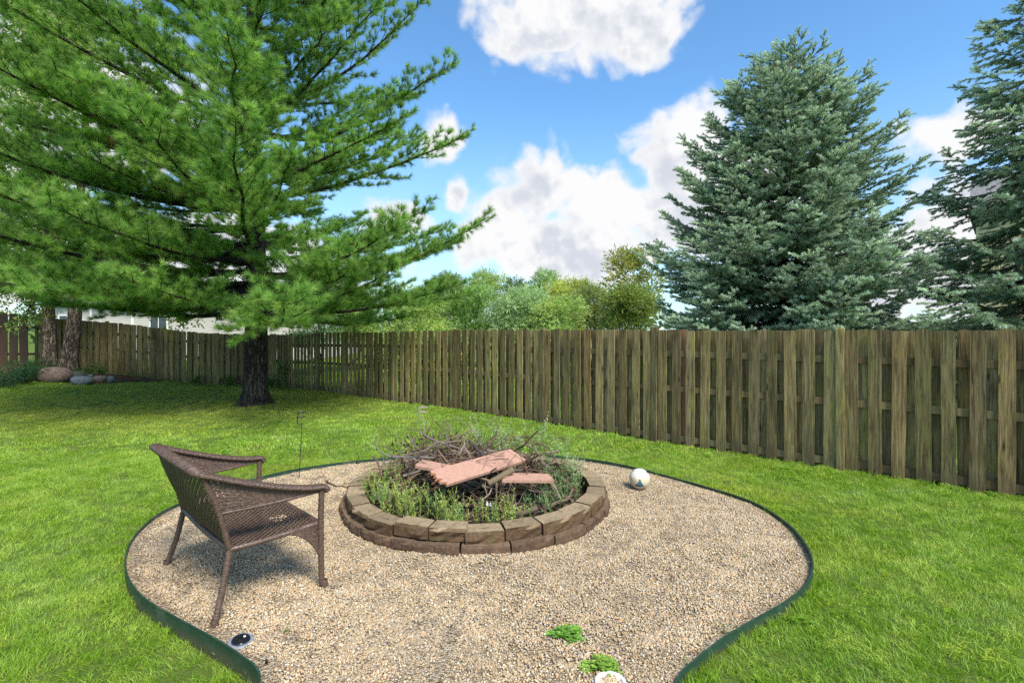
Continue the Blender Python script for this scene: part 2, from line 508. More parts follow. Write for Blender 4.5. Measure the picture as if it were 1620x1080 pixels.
# ------------------------------------------------------------------ grass
def grass_blade_mat():
    m, t = mat_new('grass_blades')
    p = wpos(t)
    big = t.noise(t.vec('MULTIPLY', p, (1.0, 1.0, 0.0)), .55, 4, .6)
    mid = t.noise(t.vec('MULTIPLY', p, (1.0, 1.0, 0.0)), 3.2, 4, .6)
    c = t.mix(t.step(mid, .35, .68), (.215, .385, .022), (.37, .525, .085))
    c = t.mix(t.math('MULTIPLY', t.step(big, .46, .66), .55), c, (.37, .44, .05))
    pale = t.noise(t.vec('MULTIPLY', p, (1.0, 1.0, 0.0)), 1.7, 5, .65)
    c = t.mix(t.math('MULTIPLY', t.step(pale, .54, .70), .55), c, (.36, .50, .17))
    deep = t.noise(t.vec('ADD', t.vec('MULTIPLY', p, (1.0, 1.0, 0.0)), (7.3, 2.1, 0)), 1.3, 5, .65)
    c = t.mix(t.math('MULTIPLY', t.step(deep, .55, .70), .5), c, (.14, .30, .016))
    # thin, dry, mossy turf near pine and back fence; colour brightened to offset shade
    dist = t.vec('DISTANCE', t.vec('MULTIPLY', p, (1, 1, 0)), (-8.0, 14.2, 0))
    dry = t.math('SUBTRACT', 1.0, t.step(t.math('ADD', dist, t.math('MULTIPLY', t.math('SUBTRACT', mid, .5), 4.0)), 2.4, 7.5))
    c = t.mix(t.math('MULTIPLY', dry, .72), c, (.34, .335, .05))
    c = t.mix(1.0, c, t.mix(.5, (1, 1, 1), t.vec('SCALE', vcol(t), scale=2.0)), 'MULTIPLY')
    pr = principled(t, c, .45, spec=.4)
    tr = t.n('ShaderNodeBsdfTranslucent', ins={'Color': t.mix(1.0, c, (1.1, 1.15, .5, 1), 'MULTIPLY')}).outputs[0]
    finish(t, t.n('ShaderNodeMixShader', ins={0: .35, 1: pr, 2: tr}).outputs[0])
    return m
M_GRASS = grass_blade_mat()
def clump(nb, rad, h, w, lean, seed):
    g = np.random.default_rng(seed)
    mb = MB()
    for k in range(nb):
        a = g.uniform(0, 2*np.pi); r = rad*math.sqrt(g.uniform())
        b = np.array((math.cos(a)*r, math.sin(a)*r, -.01))
        hh = h*g.uniform(.55, 1.15); az = g.normal(0, 1.1); ln = lean*g.uniform(.2, 1.5)*hh
        d = np.array((math.cos(az), math.sin(az), 0)); s = np.array((-d[1], d[0], 0))
        th = g.uniform(0, np.pi); s = np.array((math.cos(th), math.sin(th), 0))
        ww = w*g.uniform(.6, 1.2)
        m1 = b+d*ln*.35+np.array((0, 0, hh*.62)); tip = b+d*ln+np.array((0, 0, hh))
        cv = g.uniform(.28, .72)
        cr = (cv, cv, cv) if g.uniform() > .11 else (cv*1.7, cv*1.15, cv*.9)
        mb.add([b-s*ww/2, b+s*ww/2, m1+s*ww*.4, m1-s*ww*.4, tip], T=[(3, 2, 4)], Q=[(0, 1, 2, 3)], col=cr)
    return mb
def clover(seed, tan=False):
    g = np.random.default_rng(seed)
    mb = MB()
    for k in range(26):
        a = g.uniform(0, 6.28); r = .075*math.sqrt(g.uniform())
        b = np.array((math.cos(a)*r, math.sin(a)*r, g.uniform(.018, .042)))
        if tan:
            d = unit(np.array((math.cos(a*3), math.sin(a*3), g.normal(0, .35)))); s = np.array((-d[1], d[0], 0))*.0018; L = g.uniform(.03, .06)
            mb.add([b-s, b+s, b+d*L], T=[(0, 1, 2)], col=np.array((1.1, .80, .62))*g.uniform(.7, 1.2))
        else:
            for j in range(3):
                q = a+j*2.09; d = np.array((math.cos(q), math.sin(q), .15)); s = np.array((-d[1], d[0], 0))*.008
                mb.add([b, b+d*.009+s, b+d*.018, b+d*.009-s], Q=[(0, 1, 2, 3)], col=np.array((.34, .42, .38))*g.uniform(.8, 1.2))
    return mb
def build_grass():
    near = [template('grass_clump', clump(30, .055, .043, .0040, .85, 10+k), M_GRASS) for k in range(5)]
    far = [template('grass_clump', clump(24, .10, .042, .009, .7, 40+k), M_GRASS) for k in range(3)]
    odd = [template('clover_patch', clover(70+k), M_GRASS) for k in range(2)]+[template('thatch', clover(80+k, True), M_GRASS) for k in range(2)]
    P, S, I = [], [], []
    def zone(y0, y1, den, ids, sc0):
        area = (y1-y0)*(2*1.28*y1+2)
        n = int(area*den)
        x = rng.uniform(-1.28*y1-1, 1.28*y1+1, n); y = rng.uniform(y0, y1, n)
        ok = (np.abs(x) < 1.22*y+1.0)
        side = (x-FA[0])*FN[0]+(y-FA[1])*FN[1]
        ok &= (side < -.03) & (y < 18.15)
        ok &= ~inpoly(x, y, GPOLY)
        # bare mulch strip along the back fence and round the trunks
        ok &= np.hypot(x+6.33, y-12.6) > .34+.12*rng.uniform(size=n)
        ok &= ~((x < -12.6) & (y > 15.9+(x+12.6)*.05) & (rng.uniform(size=n) < .96))
        ok &= ~((y > 17.2) & (rng.uniform(size=n) < .75))
        x, y = x[ok], y[ok]
        P.append(np.stack((x, y, zg(x, y)), -1)); m = len(x)
        thin = np.clip(1-np.hypot(x+8, y-14.2)/7, 0, 1)
        s = sc0*rng.uniform(.7, 1.2, m)*(1-.40*thin)*(1+.16*np.sin(x*2.3+1.1*np.sin(y*1.9))*np.sin(y*2.7+x))
        # taller, unmown fringe against the edging and the fence foot
        ed = np.full(m, 9.0)
        for q in EDGE[::4]:
            ed = np.minimum(ed, np.hypot(x-q[0], y-q[1]))
        sd = -((x-FA[0])*FN[0]+(y-FA[1])*FN[1])
        tall = np.where((ed < .10) | (sd < .12), rng.uniform(1.0, 1.8, m), 1.0)
        S.append(np.stack((s, s, s*tall), -1)); I.append(rng.choice(ids, m))
    zone(1.6, 4.2, 520, [0, 1, 2, 3, 4], 1.0)
    zone(4.2, 7.5, 330, [0, 1, 2, 3, 4], 1.15)
    zone(7.5, 11.5, 120, [5, 6, 7], 1.0)
    zone(11.5, 18.15, 75, [5, 6, 7], 1.15)
    P = np.vstack(P); S = np.vstack(S); I = np.concatenate(I)
    # clover patches and dead thatch here and there
    pick = rng.uniform(size=len(P)); pat = np.sin(P[:, 0]*1.9+2*np.sin(P[:, 1]*1.3))*np.sin(P[:, 1]*2.2+1.5*np.sin(P[:, 0]*.9))
    I = np.where((pat > .72) & (pick < .012), rng.integers(8, 10, len(P)), I)
    I = np.where((pick > .965), rng.integers(10, 12, len(P)), I)
    # blades lean together in drifts
    ang = 2.2*np.sin(P[:, 0]*1.7+P[:, 1]*.6)+1.6*np.sin(P[:, 1]*1.9-P[:, 0]*.5)+rng.normal(0, .8, len(P))
    rot = np.stack((rng.normal(0, .12, len(P)), rng.normal(0, .12, len(P)), ang), -1)
    scatter('grass', P, rot, S, I, near+far+odd, 'short green grass blades covering the mown lawn', 'grass')
    # meadow beyond the fence (glimpsed between boards)
    n = 9000
    x = rng.uniform(-22, 22, n); y = rng.uniform(4, 30, n)
    side = (x-FA[0])*FN[0]+(y-FA[1])*FN[1]
    ok = (((side > .15) & (x > -8.4)) | (y > 18.4)) & (np.abs(x) < 1.25*y)
    x, y = x[ok], y[ok]; m = len(x)
    s = rng.uniform(1.6, 3.2, m)
    scatter('grass', np.stack((x, y, zg(x, y)), -1), np.stack((np.zeros(m), np.zeros(m), rng.uniform(0, 6.28, m)), -1),
            np.stack((s, s, s), -1), rng.integers(0, 3, m), far, 'rough bright grass growing on the far side of the fence', 'grass')
build_grass()

# ------------------------------------------------------------------ pebbles
def pebble_mat():
    m, t = mat_new('pebbles')
    r = t.noise(wpos(t), 1.1, 3)
    k = t.n('ShaderNodeMapRange', ins={0: r, 1: .3, 2: .7, 3: .84, 4: 1.12}).outputs[0]
    finish(t, principled(t, t.vec('SCALE', vcol(t), scale=k), .62, spec=.4))
    return m
M_PEB = pebble_mat()
def ico():
    g = (1+5**.5)/2
    V = unit(np.array([(-1, g, 0), (1, g, 0), (-1, -g, 0), (1, -g, 0), (0, -1, g), (0, 1, g), (0, -1, -g), (0, 1, -g), (g, 0, -1), (g, 0, 1), (-g, 0, -1), (-g, 0, 1)], float))
    T = np.array([(0, 11, 5), (0, 5, 1), (0, 1, 7), (0, 7, 10), (0, 10, 11), (1, 5, 9), (5, 11, 4), (11, 10, 2), (10, 7, 6), (7, 1, 8),
                  (3, 9, 4), (3, 4, 2), (3, 2, 6), (3, 6, 8), (3, 8, 9), (4, 9, 5), (2, 4, 11), (6, 2, 10), (8, 6, 7), (9, 8, 1)])
    return V, T
IV, IT = ico()
PALETTE = np.array([(0.563, 0.420, 0.198), (0.621, 0.500, 0.261), (0.698, 0.600, 0.378), (0.466, 0.310, 0.135), (0.407, 0.260, 0.117), (0.776, 0.720, 0.522), (0.320, 0.230, 0.117), (0.369, 0.330, 0.234), (0.184, 0.155, 0.113), (0.533, 0.330, 0.126), (0.601, 0.470, 0.234), (0.504, 0.360, 0.153)])
def rot3(g):
    q = g.normal(size=4); q /= np.linalg.norm(q)
    w, x, y, z = q
    return np.array([[1-2*(y*y+z*z), 2*(x*y-z*w), 2*(x*z+y*w)], [2*(x*y+z*w), 1-2*(x*x+z*z), 2*(y*z-x*w)], [2*(x*z-y*w), 2*(y*z+x*w), 1-2*(x*x+y*y)]])
def pebbles(nb, rad, seed):
    g = np.random.default_rng(seed)
    mb = MB()
    for k in range(nb):
        a = g.uniform(0, 6.28); r = rad*math.sqrt(g.uniform())
        s = .0053*math.exp(g.normal(0, .28))*np.array((1, g.uniform(.65, 1), g.uniform(.5, .85)))
        V = (IV*(1+g.normal(0, .08, (12, 1)))*s)@rot3(g).T
        V = V+np.array((math.cos(a)*r, math.sin(a)*r, g.uniform(.000, .007)))
        mb.add(V, T=IT, col=(PALETTE[g.integers(len(PALETTE))]*.76+np.array((.52, .40, .26))*.24)*np.array((1, 1, 1.1))*g.uniform(.75, 1.2))
    return mb
def build_pebbles():
    tm = [template('pebble_cluster', pebbles(28, .055, 100+k), M_PEB, True) for k in range(7)]
    n = int(8.5*7.5*430)
    x = rng.uniform(-4, 4.5, n); y = rng.uniform(.3, 7.8, n)
    inner = [tuple(np.array((-.15, 4.2))+(np.array(p)-np.array((-.15, 4.2)))*.985) for p in GPOLY]
    ok = inpoly(x, y, inner) & (np.abs(x) < 1.2*y+.8)
    ok &= np.hypot(x-PIT[0], y-PIT[1]) > 1.10
    ed = np.full(n, 9.0)
    for q in EDGE:
        ed = np.minimum(ed, np.hypot(x-q[0], y-q[1]))
    ok &= ed > .085
    x, y = x[ok], y[ok]; m = len(x)
    z = .001+.011*np.sin(x*3.1)*np.sin(y*2.7)+.004*np.sin(x*11+2*np.sin(y*7))*np.sin(y*9)
    s = rng.uniform(.85, 1.25, m)
    scatter('gravel', np.stack((x, y, z), -1), np.stack((np.zeros(m), np.zeros(m), rng.uniform(0, 6.28, m)), -1),
            np.stack((s, s, s), -1), rng.integers(0, len(tm), m), tm, 'small rounded tan and brown pebbles of the gravel bed', 'gravel')
PIT = np.array((-.372, 5.44))
build_pebbles()

# ------------------------------------------------------------------ landscape edging
def build_edging():
    m, t = mat_new('edging_green')
    c = ocoord(t)
    n = t.noise(c, 14, 6, .65)
    n2 = t.noise(c, 3.0, 4)
    col = t.mix(t.step(n, .45, .75), (.016, .048, .029), (.040, .078, .050))
    z = t.n('ShaderNodeSeparateXYZ', ins={0: t.n('ShaderNodeTexCoord').outputs['Object']}).outputs['Z']
    low = t.math('SUBTRACT', 1.0, t.step(t.math('ADD', z, t.math('MULTIPLY', t.math('SUBTRACT', n2, .5), .12)), -.06, .01))
    col = t.mix(t.math('MULTIPLY', low, .55), col, (.11, .085, .05))
    col = t.mix(t.math('MULTIPLY', t.step(n2, .56, .66), .35), col, (.13, .13, .10))
    finish(t, principled(t, col, .5, bump(t, n, .25, .002), .5))
    root = tag(empty('garden_edging', (-.1, 4.4, 0)), 'thin green metal garden edging curving round the gravel bed', 'edging')
    d = np.cumsum(np.r_[0, np.linalg.norm(np.diff(EDGE, axis=0), axis=1)])
    brk = [0, 1.5, 3.4, 5.55, 7.9, 10.3, 12.15, 14.2, 16.6, 18.4, d[-1]]
    for a, b in zip(brk[:-1], brk[1:]):
        if b <= a: continue
        s = np.linspace(a-.02, min(b, d[-1])-.006, max(6, int((b-a)/.09)))
        x = np.interp(s, d, EDGE[:, 0]); y = np.interp(s, d, EDGE[:, 1])
        T = unit(np.stack((np.gradient(x), np.gradient(y)), -1)); Nn = np.stack((-T[:, 1], T[:, 0]), -1)
        top = STRIP_TOP+.006*np.sin(s*1.7)+.004*np.sin(s*4.1)
        V = []
        for o, zz in ((-.0025, -.13), (-.0025, 0), (-.005, 0.0), (-.005, .005), (.005, .005), (.005, 0), (.0025, 0), (.0025, -.13)):
            tz = top+zz if zz > -.1 else np.full_like(top, zz)
            V.append(np.stack((x+Nn[:, 0]*o+.1, y+Nn[:, 1]*o-4.4, tz), -1))
        V = np.stack(V, 1)
        k, n_ = V.shape[:2]
        i, j = np.meshgrid(np.arange(k-1), np.arange(n_), indexing='ij')
        Q = np.stack((i*n_+j, (i+1)*n_+j, (i+1)*n_+(j+1) % n_, i*n_+(j+1) % n_), -1).reshape(-1, 4)
        mb = MB().add(V, Q=Q)
        mb.add(V[0], Q=[(0, 1, 6, 7), (2, 3, 4, 5)]); mb.add(V[-1], Q=[(7, 6, 1, 0), (5, 4, 3, 2)])
        mb.build('strip', m, root)
build_edging()

# ------------------------------------------------------------------ fences
def board_mesh(name, w, h, th, seed, ear=.018):
    g = np.random.default_rng(seed)
    zs = [0, h*.3, h*.62, h-ear]
    jl = g.normal(0, .0028, 4); jr = g.normal(0, .0028, 4)
    e1, e2 = g.uniform(.4, 1.3, 2)*ear
    L = [(-w/2+a, z) for a, z in zip(jl, zs)]
    Rr = [(w/2+a, z) for a, z in zip(jr, zs)]
    top = [(-w/2+e1, h-ear*.25), (-w/2+e1*2, h+g.normal(0, .002)), (w/2-e2*2, h+g.normal(0, .002)), (w/2-e2, h-ear*.25)]
    out = L+top+Rr[::-1]
    n = len(out)
    bow = g.normal(0, .004)
    V = [(x, -th/2+bow*math.sin(z/h*3.1), z) for x, z in out]+[(x, th/2+bow*math.sin(z/h*3.1), z) for x, z in out]
    me = bpy.data.meshes.new(name)
    F = [tuple(range(n-1, -1, -1))[::-1], tuple(range(2*n-1, n-1, -1))]+[((i+1) % n, i, n+i, n+(i+1) % n) for i in range(n)]
    me.from_pydata(V, [], F)
    me.materials.append(M_BOARD)
    me.update()
    return me
BOARDS = [board_mesh('board', .140, 1.785, .017, 200+k) for k in range(10)]
RED_BOARD = board_mesh('board', .140, 1.785, .017, 230); RED_BOARD.materials.clear(); RED_BOARD.materials.append(M_REDBOARD)
def post_mesh():
    mb = MB()
    w = .046; h = 1.83
    mb.add([(-w, -w, -.25), (w, -w, -.25), (w, w, -.25), (-w, w, -.25), (-w, -w, h-.012), (w, -w, h-.012), (w, w, h-.012), (-w, w, h-.012),
            (-w*.8, -w*.8, h), (w*.8, -w*.8, h), (w*.8, w*.8, h), (-w*.8, w*.8, h)],
           Q=[(0, 1, 5, 4), (1, 2, 6, 5), (2, 3, 7, 6), (3, 0, 4, 7), (4, 5, 9, 8), (5, 6, 10, 9), (6, 7, 11, 10), (7, 4, 8, 11), (8, 9, 10, 11)])
    return mb.data('post', M_BOARD)
POST = post_mesh()
def fence_run(root, A, B, posts, red_s=None, front=-1, seed=5, gap=.23, wide=1.0, half=.019):
    """shadow-box run from A to B; boards alternate on both sides of the rails; front=-1: the side the yard sees"""
    g = np.random.default_rng(seed)
    A = np.array(A); B = np.array(B)
    d = unit(B-A); yaw = math.atan2(d[1], d[0])
    nrm = np.array((-d[1], d[0]))
    if np.dot(nrm, np.array((0, 0))-A) < 0: nrm = -nrm          # toward the yard
    o = np.array(root.location[:2])
    flip = math.pi if np.dot(np.array((math.sin(yaw), -math.cos(yaw))), nrm) < 0 else 0
    def put(name, me, s, off, z, tilt=0, sc=(1, 1, 1)):
        p = A+d*s+nrm*off
        return inst(name, me, root, (p[0]-o[0], p[1]-o[1], z), (g.normal(0, .004), tilt, yaw+flip), sc)
    for i, s in enumerate(posts):
        p = A+d*s
        put('post', POST, s, .016, zg(p[0], p[1])+g.normal(0, .008), g.normal(0, .006))
    best = None
    for a, b in zip(posts[:-1], posts[1:]):
        # rails of one bay, following the ground
        pa, pb = A+d*a, A+d*b
        za, zb = float(zg(pa[0], pa[1])), float(zg(pb[0], pb[1]))
        for hz in (.10, .87, 1.42):
            V = []
            for (p, zz) in ((pa, za), (pb, zb)):
                q = p-o
                for du, dz in ((-half, -.044), (half, -.044), (half, .044), (-half, .044)):
                    V.append((q[0]+nrm[0]*du, q[1]+nrm[1]*du, zz+hz+dz+g.normal(0, .003)))
            V = np.array(V); c = V.mean(0)
            MB().add(V-c, Q=[(0, 1, 2, 3), (7, 6, 5, 4), (0, 4, 5, 1), (1, 5, 6, 2), (2, 6, 7, 3), (3, 7, 4, 0)]).build('rail', M_BOARD, root, loc=tuple(c))
        L = b-a-.10
        nb = max(2, int(round((L-.144*wide)/gap))+1)
        pitch = (L-.144*wide)/(nb-1)
        for k in range(nb):
            s = a+.05+.072*wide+k*pitch
            p = A+d*s; z = float(zg(p[0], p[1]))+.012
            put('board', BOARDS[g.integers(10)], s+g.normal(0, .006), half+.0105+g.uniform(0, .003), z+g.normal(0, .008), g.normal(0, .005), (wide*g.uniform(.97, 1.03), 1, 1))
            s2 = s+pitch/2
            if s2 > b-.10: continue
            p = A+d*s2; z = float(zg(p[0], p[1]))+.012
            me = BOARDS[g.integers(10)]
            if red_s is not None and abs(s2-red_s) < pitch/2:
                me = RED_BOARD
            bo = put('board', me, s2+g.normal(0, .008), -half-.0105-g.uniform(0, .003), z+g.normal(0, .008), g.normal(0, .005), (wide*g.uniform(.97, 1.03), 1, 1))
            if me is RED_BOARD: bo['label'] = 'newer reddish board among the weathered ones'
def build_fences():
    f = tag(empty('board_fence', (FA[0], FA[1], 0)), 'weathered grey-brown shadowbox fence running diagonally beside the gravel bed below the spruces', 'fence')
    u = (1090-810)/810
    def s_at(px):
        u = (px-810)/810
        # intersection of sight line with the fence line
        # A+d*s : (ax+dx s) = u (ay+dy s)
        return (u*FA[1]-FA[0])/(FDIR[0]-u*FDIR[1])
    posts = [-3.4, -.92, s_at(1331), s_at(1037), s_at(859), s_at(722), s_at(624), s_at(547), s_at(503), s_at(461), np.linalg.norm(FB-FA)]
    fence_run(f, FA, FB, posts, red_s=s_at(1091), seed=5)
    b = tag(empty('board_fence', (-12, 18.25, 0)), 'dark weathered board fence along the back behind the pine trunk and boulders', 'fence')
    xs = [-8.55, -10.5, -12.55, -14.6, -17.2]
    fence_run(b, (-8.55, 18.25), (-17.2, 18.55), [0, 1.95, 4.0, 6.05, 8.65], seed=8, wide=1.04, half=.012)
    c = tag(empty('board_fence', (-18.5, 18.3, 0)), 'red-brown plank fence above the juniper beside the two-trunked tree', 'fence')
    g = np.random.default_rng(3)
    big = MB().box(-.15, .15, -.01, .01, 0, 1.85).data('plank', M_CEDAR)
    for k in range(9):
        x = -17.45-k*.36
        z = float(zg(x, 18.3))
        inst('plank', big, c, (x+18.5, g.normal(0, .004), z+.02), (0, g.normal(0, .006), 0), (1+g.normal(0, .03), 1, 1))
    for hz in (.35, 1.3):
        MB().box(-1.7, 1.7, -.02, .02, -.045, .045).build('rail', M_CEDAR, c, loc=(-.3, .035, float(zg(-19, 18.3))+hz))
build_fences()

# ------------------------------------------------------------------ fire pit
def mat_block(name, top, face, mossy=.5):
    m, t = mat_new(name)
    c = ocoord(t)
    n = t.noise(c, 26, 6, .7)
    b = t.noise(c, 6, 5, .65)
    sp = t.noise(c, 160, 3, .7)
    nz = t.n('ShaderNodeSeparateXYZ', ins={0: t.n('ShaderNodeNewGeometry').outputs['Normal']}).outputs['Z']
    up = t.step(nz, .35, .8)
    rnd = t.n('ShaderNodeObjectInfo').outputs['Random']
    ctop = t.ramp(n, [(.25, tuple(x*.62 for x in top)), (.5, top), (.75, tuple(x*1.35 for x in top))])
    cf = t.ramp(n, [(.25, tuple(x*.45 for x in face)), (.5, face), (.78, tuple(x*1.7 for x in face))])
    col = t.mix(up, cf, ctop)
    col = t.mix(t.math('MULTIPLY', t.step(b, .52, .68), mossy), col, (.10, .095, .035))
    col = t.mix(t.math('MULTIPLY', t.step(sp, .62, .75), .5), col, (.42, .36, .27))
    k = t.n('ShaderNodeMapRange', ins={0: rnd, 3: .8, 4: 1.2}).outputs[0]
    col = t.vec('SCALE', col, scale=k)
    finish(t, principled(t, col, .9, bump(t, t.math('ADD', n, t.math('MULTIPLY', sp, .4)), .9, .012), .2))
    return m
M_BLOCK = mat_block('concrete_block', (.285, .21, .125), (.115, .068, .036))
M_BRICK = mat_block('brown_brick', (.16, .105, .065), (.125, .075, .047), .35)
def block_mesh(name, ro, ri, ang, h, seed, rough, mat):
    """one wedge of a ring, its outside face split and rugged"""
    g = np.random.default_rng(seed)
    nu, nz = 5, 4
    def P(u, r, z): return np.array((r*math.sin(u), -r*math.cos(u), z))
    us = np.linspace(-ang/2, ang/2, nu)
    V, Q = [], []
    # outer face grid, with chamfered rim
    zs = [0.0, h*.35, h*.75, h]
    grid = np.empty((nu, nz, 3))
    for i, u in enumerate(us):
        for k, z in enumerate(zs):
            edge = (i in (0, nu-1)) or (k in (0, nz-1))
            rr = ro-(.010 if k == nz-1 else .004 if edge else 0)+g.normal(0, rough if not edge else rough*.5)
            grid[i, k] = P(u, rr, z-(.004 if i in (0, nu-1) and k == nz-1 else 0))
    inner = np.array([[P(u, ri, 0), P(u, ri, h+g.normal(0, .0015))] for u in (us[0]*.97, us[-1]*.97)])
    mid = np.array([P(u, (ro+ri)/2, h+g.normal(0, .0015)) for u in us])
    V = list(grid.reshape(-1, 3)); idx = lambda i, k: i*nz+k
    for i in range(nu-1):
        for k in range(nz-1):
            Q.append((idx(i, k), idx(i+1, k), idx(i+1, k+1), idx(i, k+1)))
    b = len(V); V += list(mid)
    for i in range(nu-1):
        Q.append((idx(i, nz-1), idx(i+1, nz-1), b+i+1, b+i))
    c = len(V); V += list(inner.reshape(-1, 3))          # c: in0 bottom, c+1 top, c+2 / c+3 other end
    me_f = [tuple(q) for q in Q]
    me_f.append(tuple([b+i for i in range(nu)]+[c+3, c+1]))
    me_f.append((c, c+1, b, idx(0, 3), idx(0, 2), idx(0, 1), idx(0, 0)))
    me_f.append((c+2, idx(nu-1, 0), idx(nu-1, 1), idx(nu-1, 2), idx(nu-1, 3), b+nu-1, c+3))
    me_f.append((c, c+2, c+3, c+1))
    me = bpy.data.meshes.new(name)
    me.from_pydata([tuple(v) for v in V], [], me_f)
    me.materials.append(mat)
    me.update()
    return me
def build_pit():
    root = tag(empty('fire_pit', (PIT[0], PIT[1], 0)), 'round fire pit ring of tan wall blocks on a course of brown bricks', 'fire pit')
    n1, n2 = 43, 26
    bricks = [block_mesh('brick', 1.385, 1.20, 2*math.pi/n1*.965, .095, 300+k, .0035, M_BRICK) for k in range(5)]
    blocks = [block_mesh('block', 1.345, 1.175, 2*math.pi/n2*.97, .105, 320+k, .007, M_BLOCK) for k in range(6)]
    g = np.random.default_rng(11)
    for k in range(n1):
        inst('brick', bricks[g.integers(5)], root, (g.normal(0, .006), g.normal(0, .006), -.012+g.normal(0, .003)), (0, 0, (k+.3)*2*math.pi/n1+g.normal(0, .004)))
    for k in range(n2):
        inst('block', blocks[g.integers(6)], root, (g.normal(0, .008), g.normal(0, .008), .086+g.normal(0, .002)), (g.normal(0, .004), g.normal(0, .004), (k+.5)*2*math.pi/n2+g.normal(0, .006)))
    # soil and ash inside
    m, t = mat_new('pit_soil')
    p = wpos(t)
    n = t.noise(p, 30, 6, .7)
    finish(t, principled(t, t.ramp(n, [(.3, (.018, .013, .009)), (.7, (.075, .052, .034))]), .95, bump(t, n, 1.0, .03), .1))
    rr = np.linspace(0.001, 1.17, 12); aa = np.linspace(0, 2*np.pi, 40, endpoint=False)
    V = np.array([[(r*math.cos(a), r*math.sin(a), .05+.10*math.exp(-(r/.6)**2)+g.normal(0, .012)) for a in aa] for r in rr])
    i, j = np.meshgrid(np.arange(11), np.arange(40), indexing='ij')
    Q = np.stack((i*40+j, (i+1)*40+j, (i+1)*40+(j+1) % 40, i*40+(j+1) % 40), -1).reshape(-1, 4)
    MB().add(V, Q=Q).build('soil', m, root, smooth=True)
build_pit()

# brush pile -----------------------------------------------------------
def mat_twig():
    m, t = mat_new('dead_wood')
    c = wpos(t)
    n = t.noise(c, 60, 4, .6)
    base = t.mix(n, t.vec('SCALE', vcol(t), scale=.6), t.vec('SCALE', vcol(t), scale=1.35))
    finish(t, principled(t, base, .8, bump(t, n, .5, .004), .25))
    return m
M_TWIG = mat_twig()
TWIGC = [(.10, .066, .045), (.16, .11, .075), (.075, .048, .032), (.20, .145, .105), (.14, .082, .048), (.26, .20, .15)]
def mound(x, y):
    r = math.hypot((x+.05)/.95, (y-.12)/.85)
    return .13+.34*math.exp(-(r/.66)**2)
def wander(p, d, L, n, bend, g, lift=0.0):
    P = [np.array(p, float)]
    d = unit(np.array(d, float))
    for k in range(n):
        d = unit(d+g.normal(0, bend, 3)+np.array((0, 0, lift)))
        P.append(P[-1]+d*L/n)
    return np.array(P)
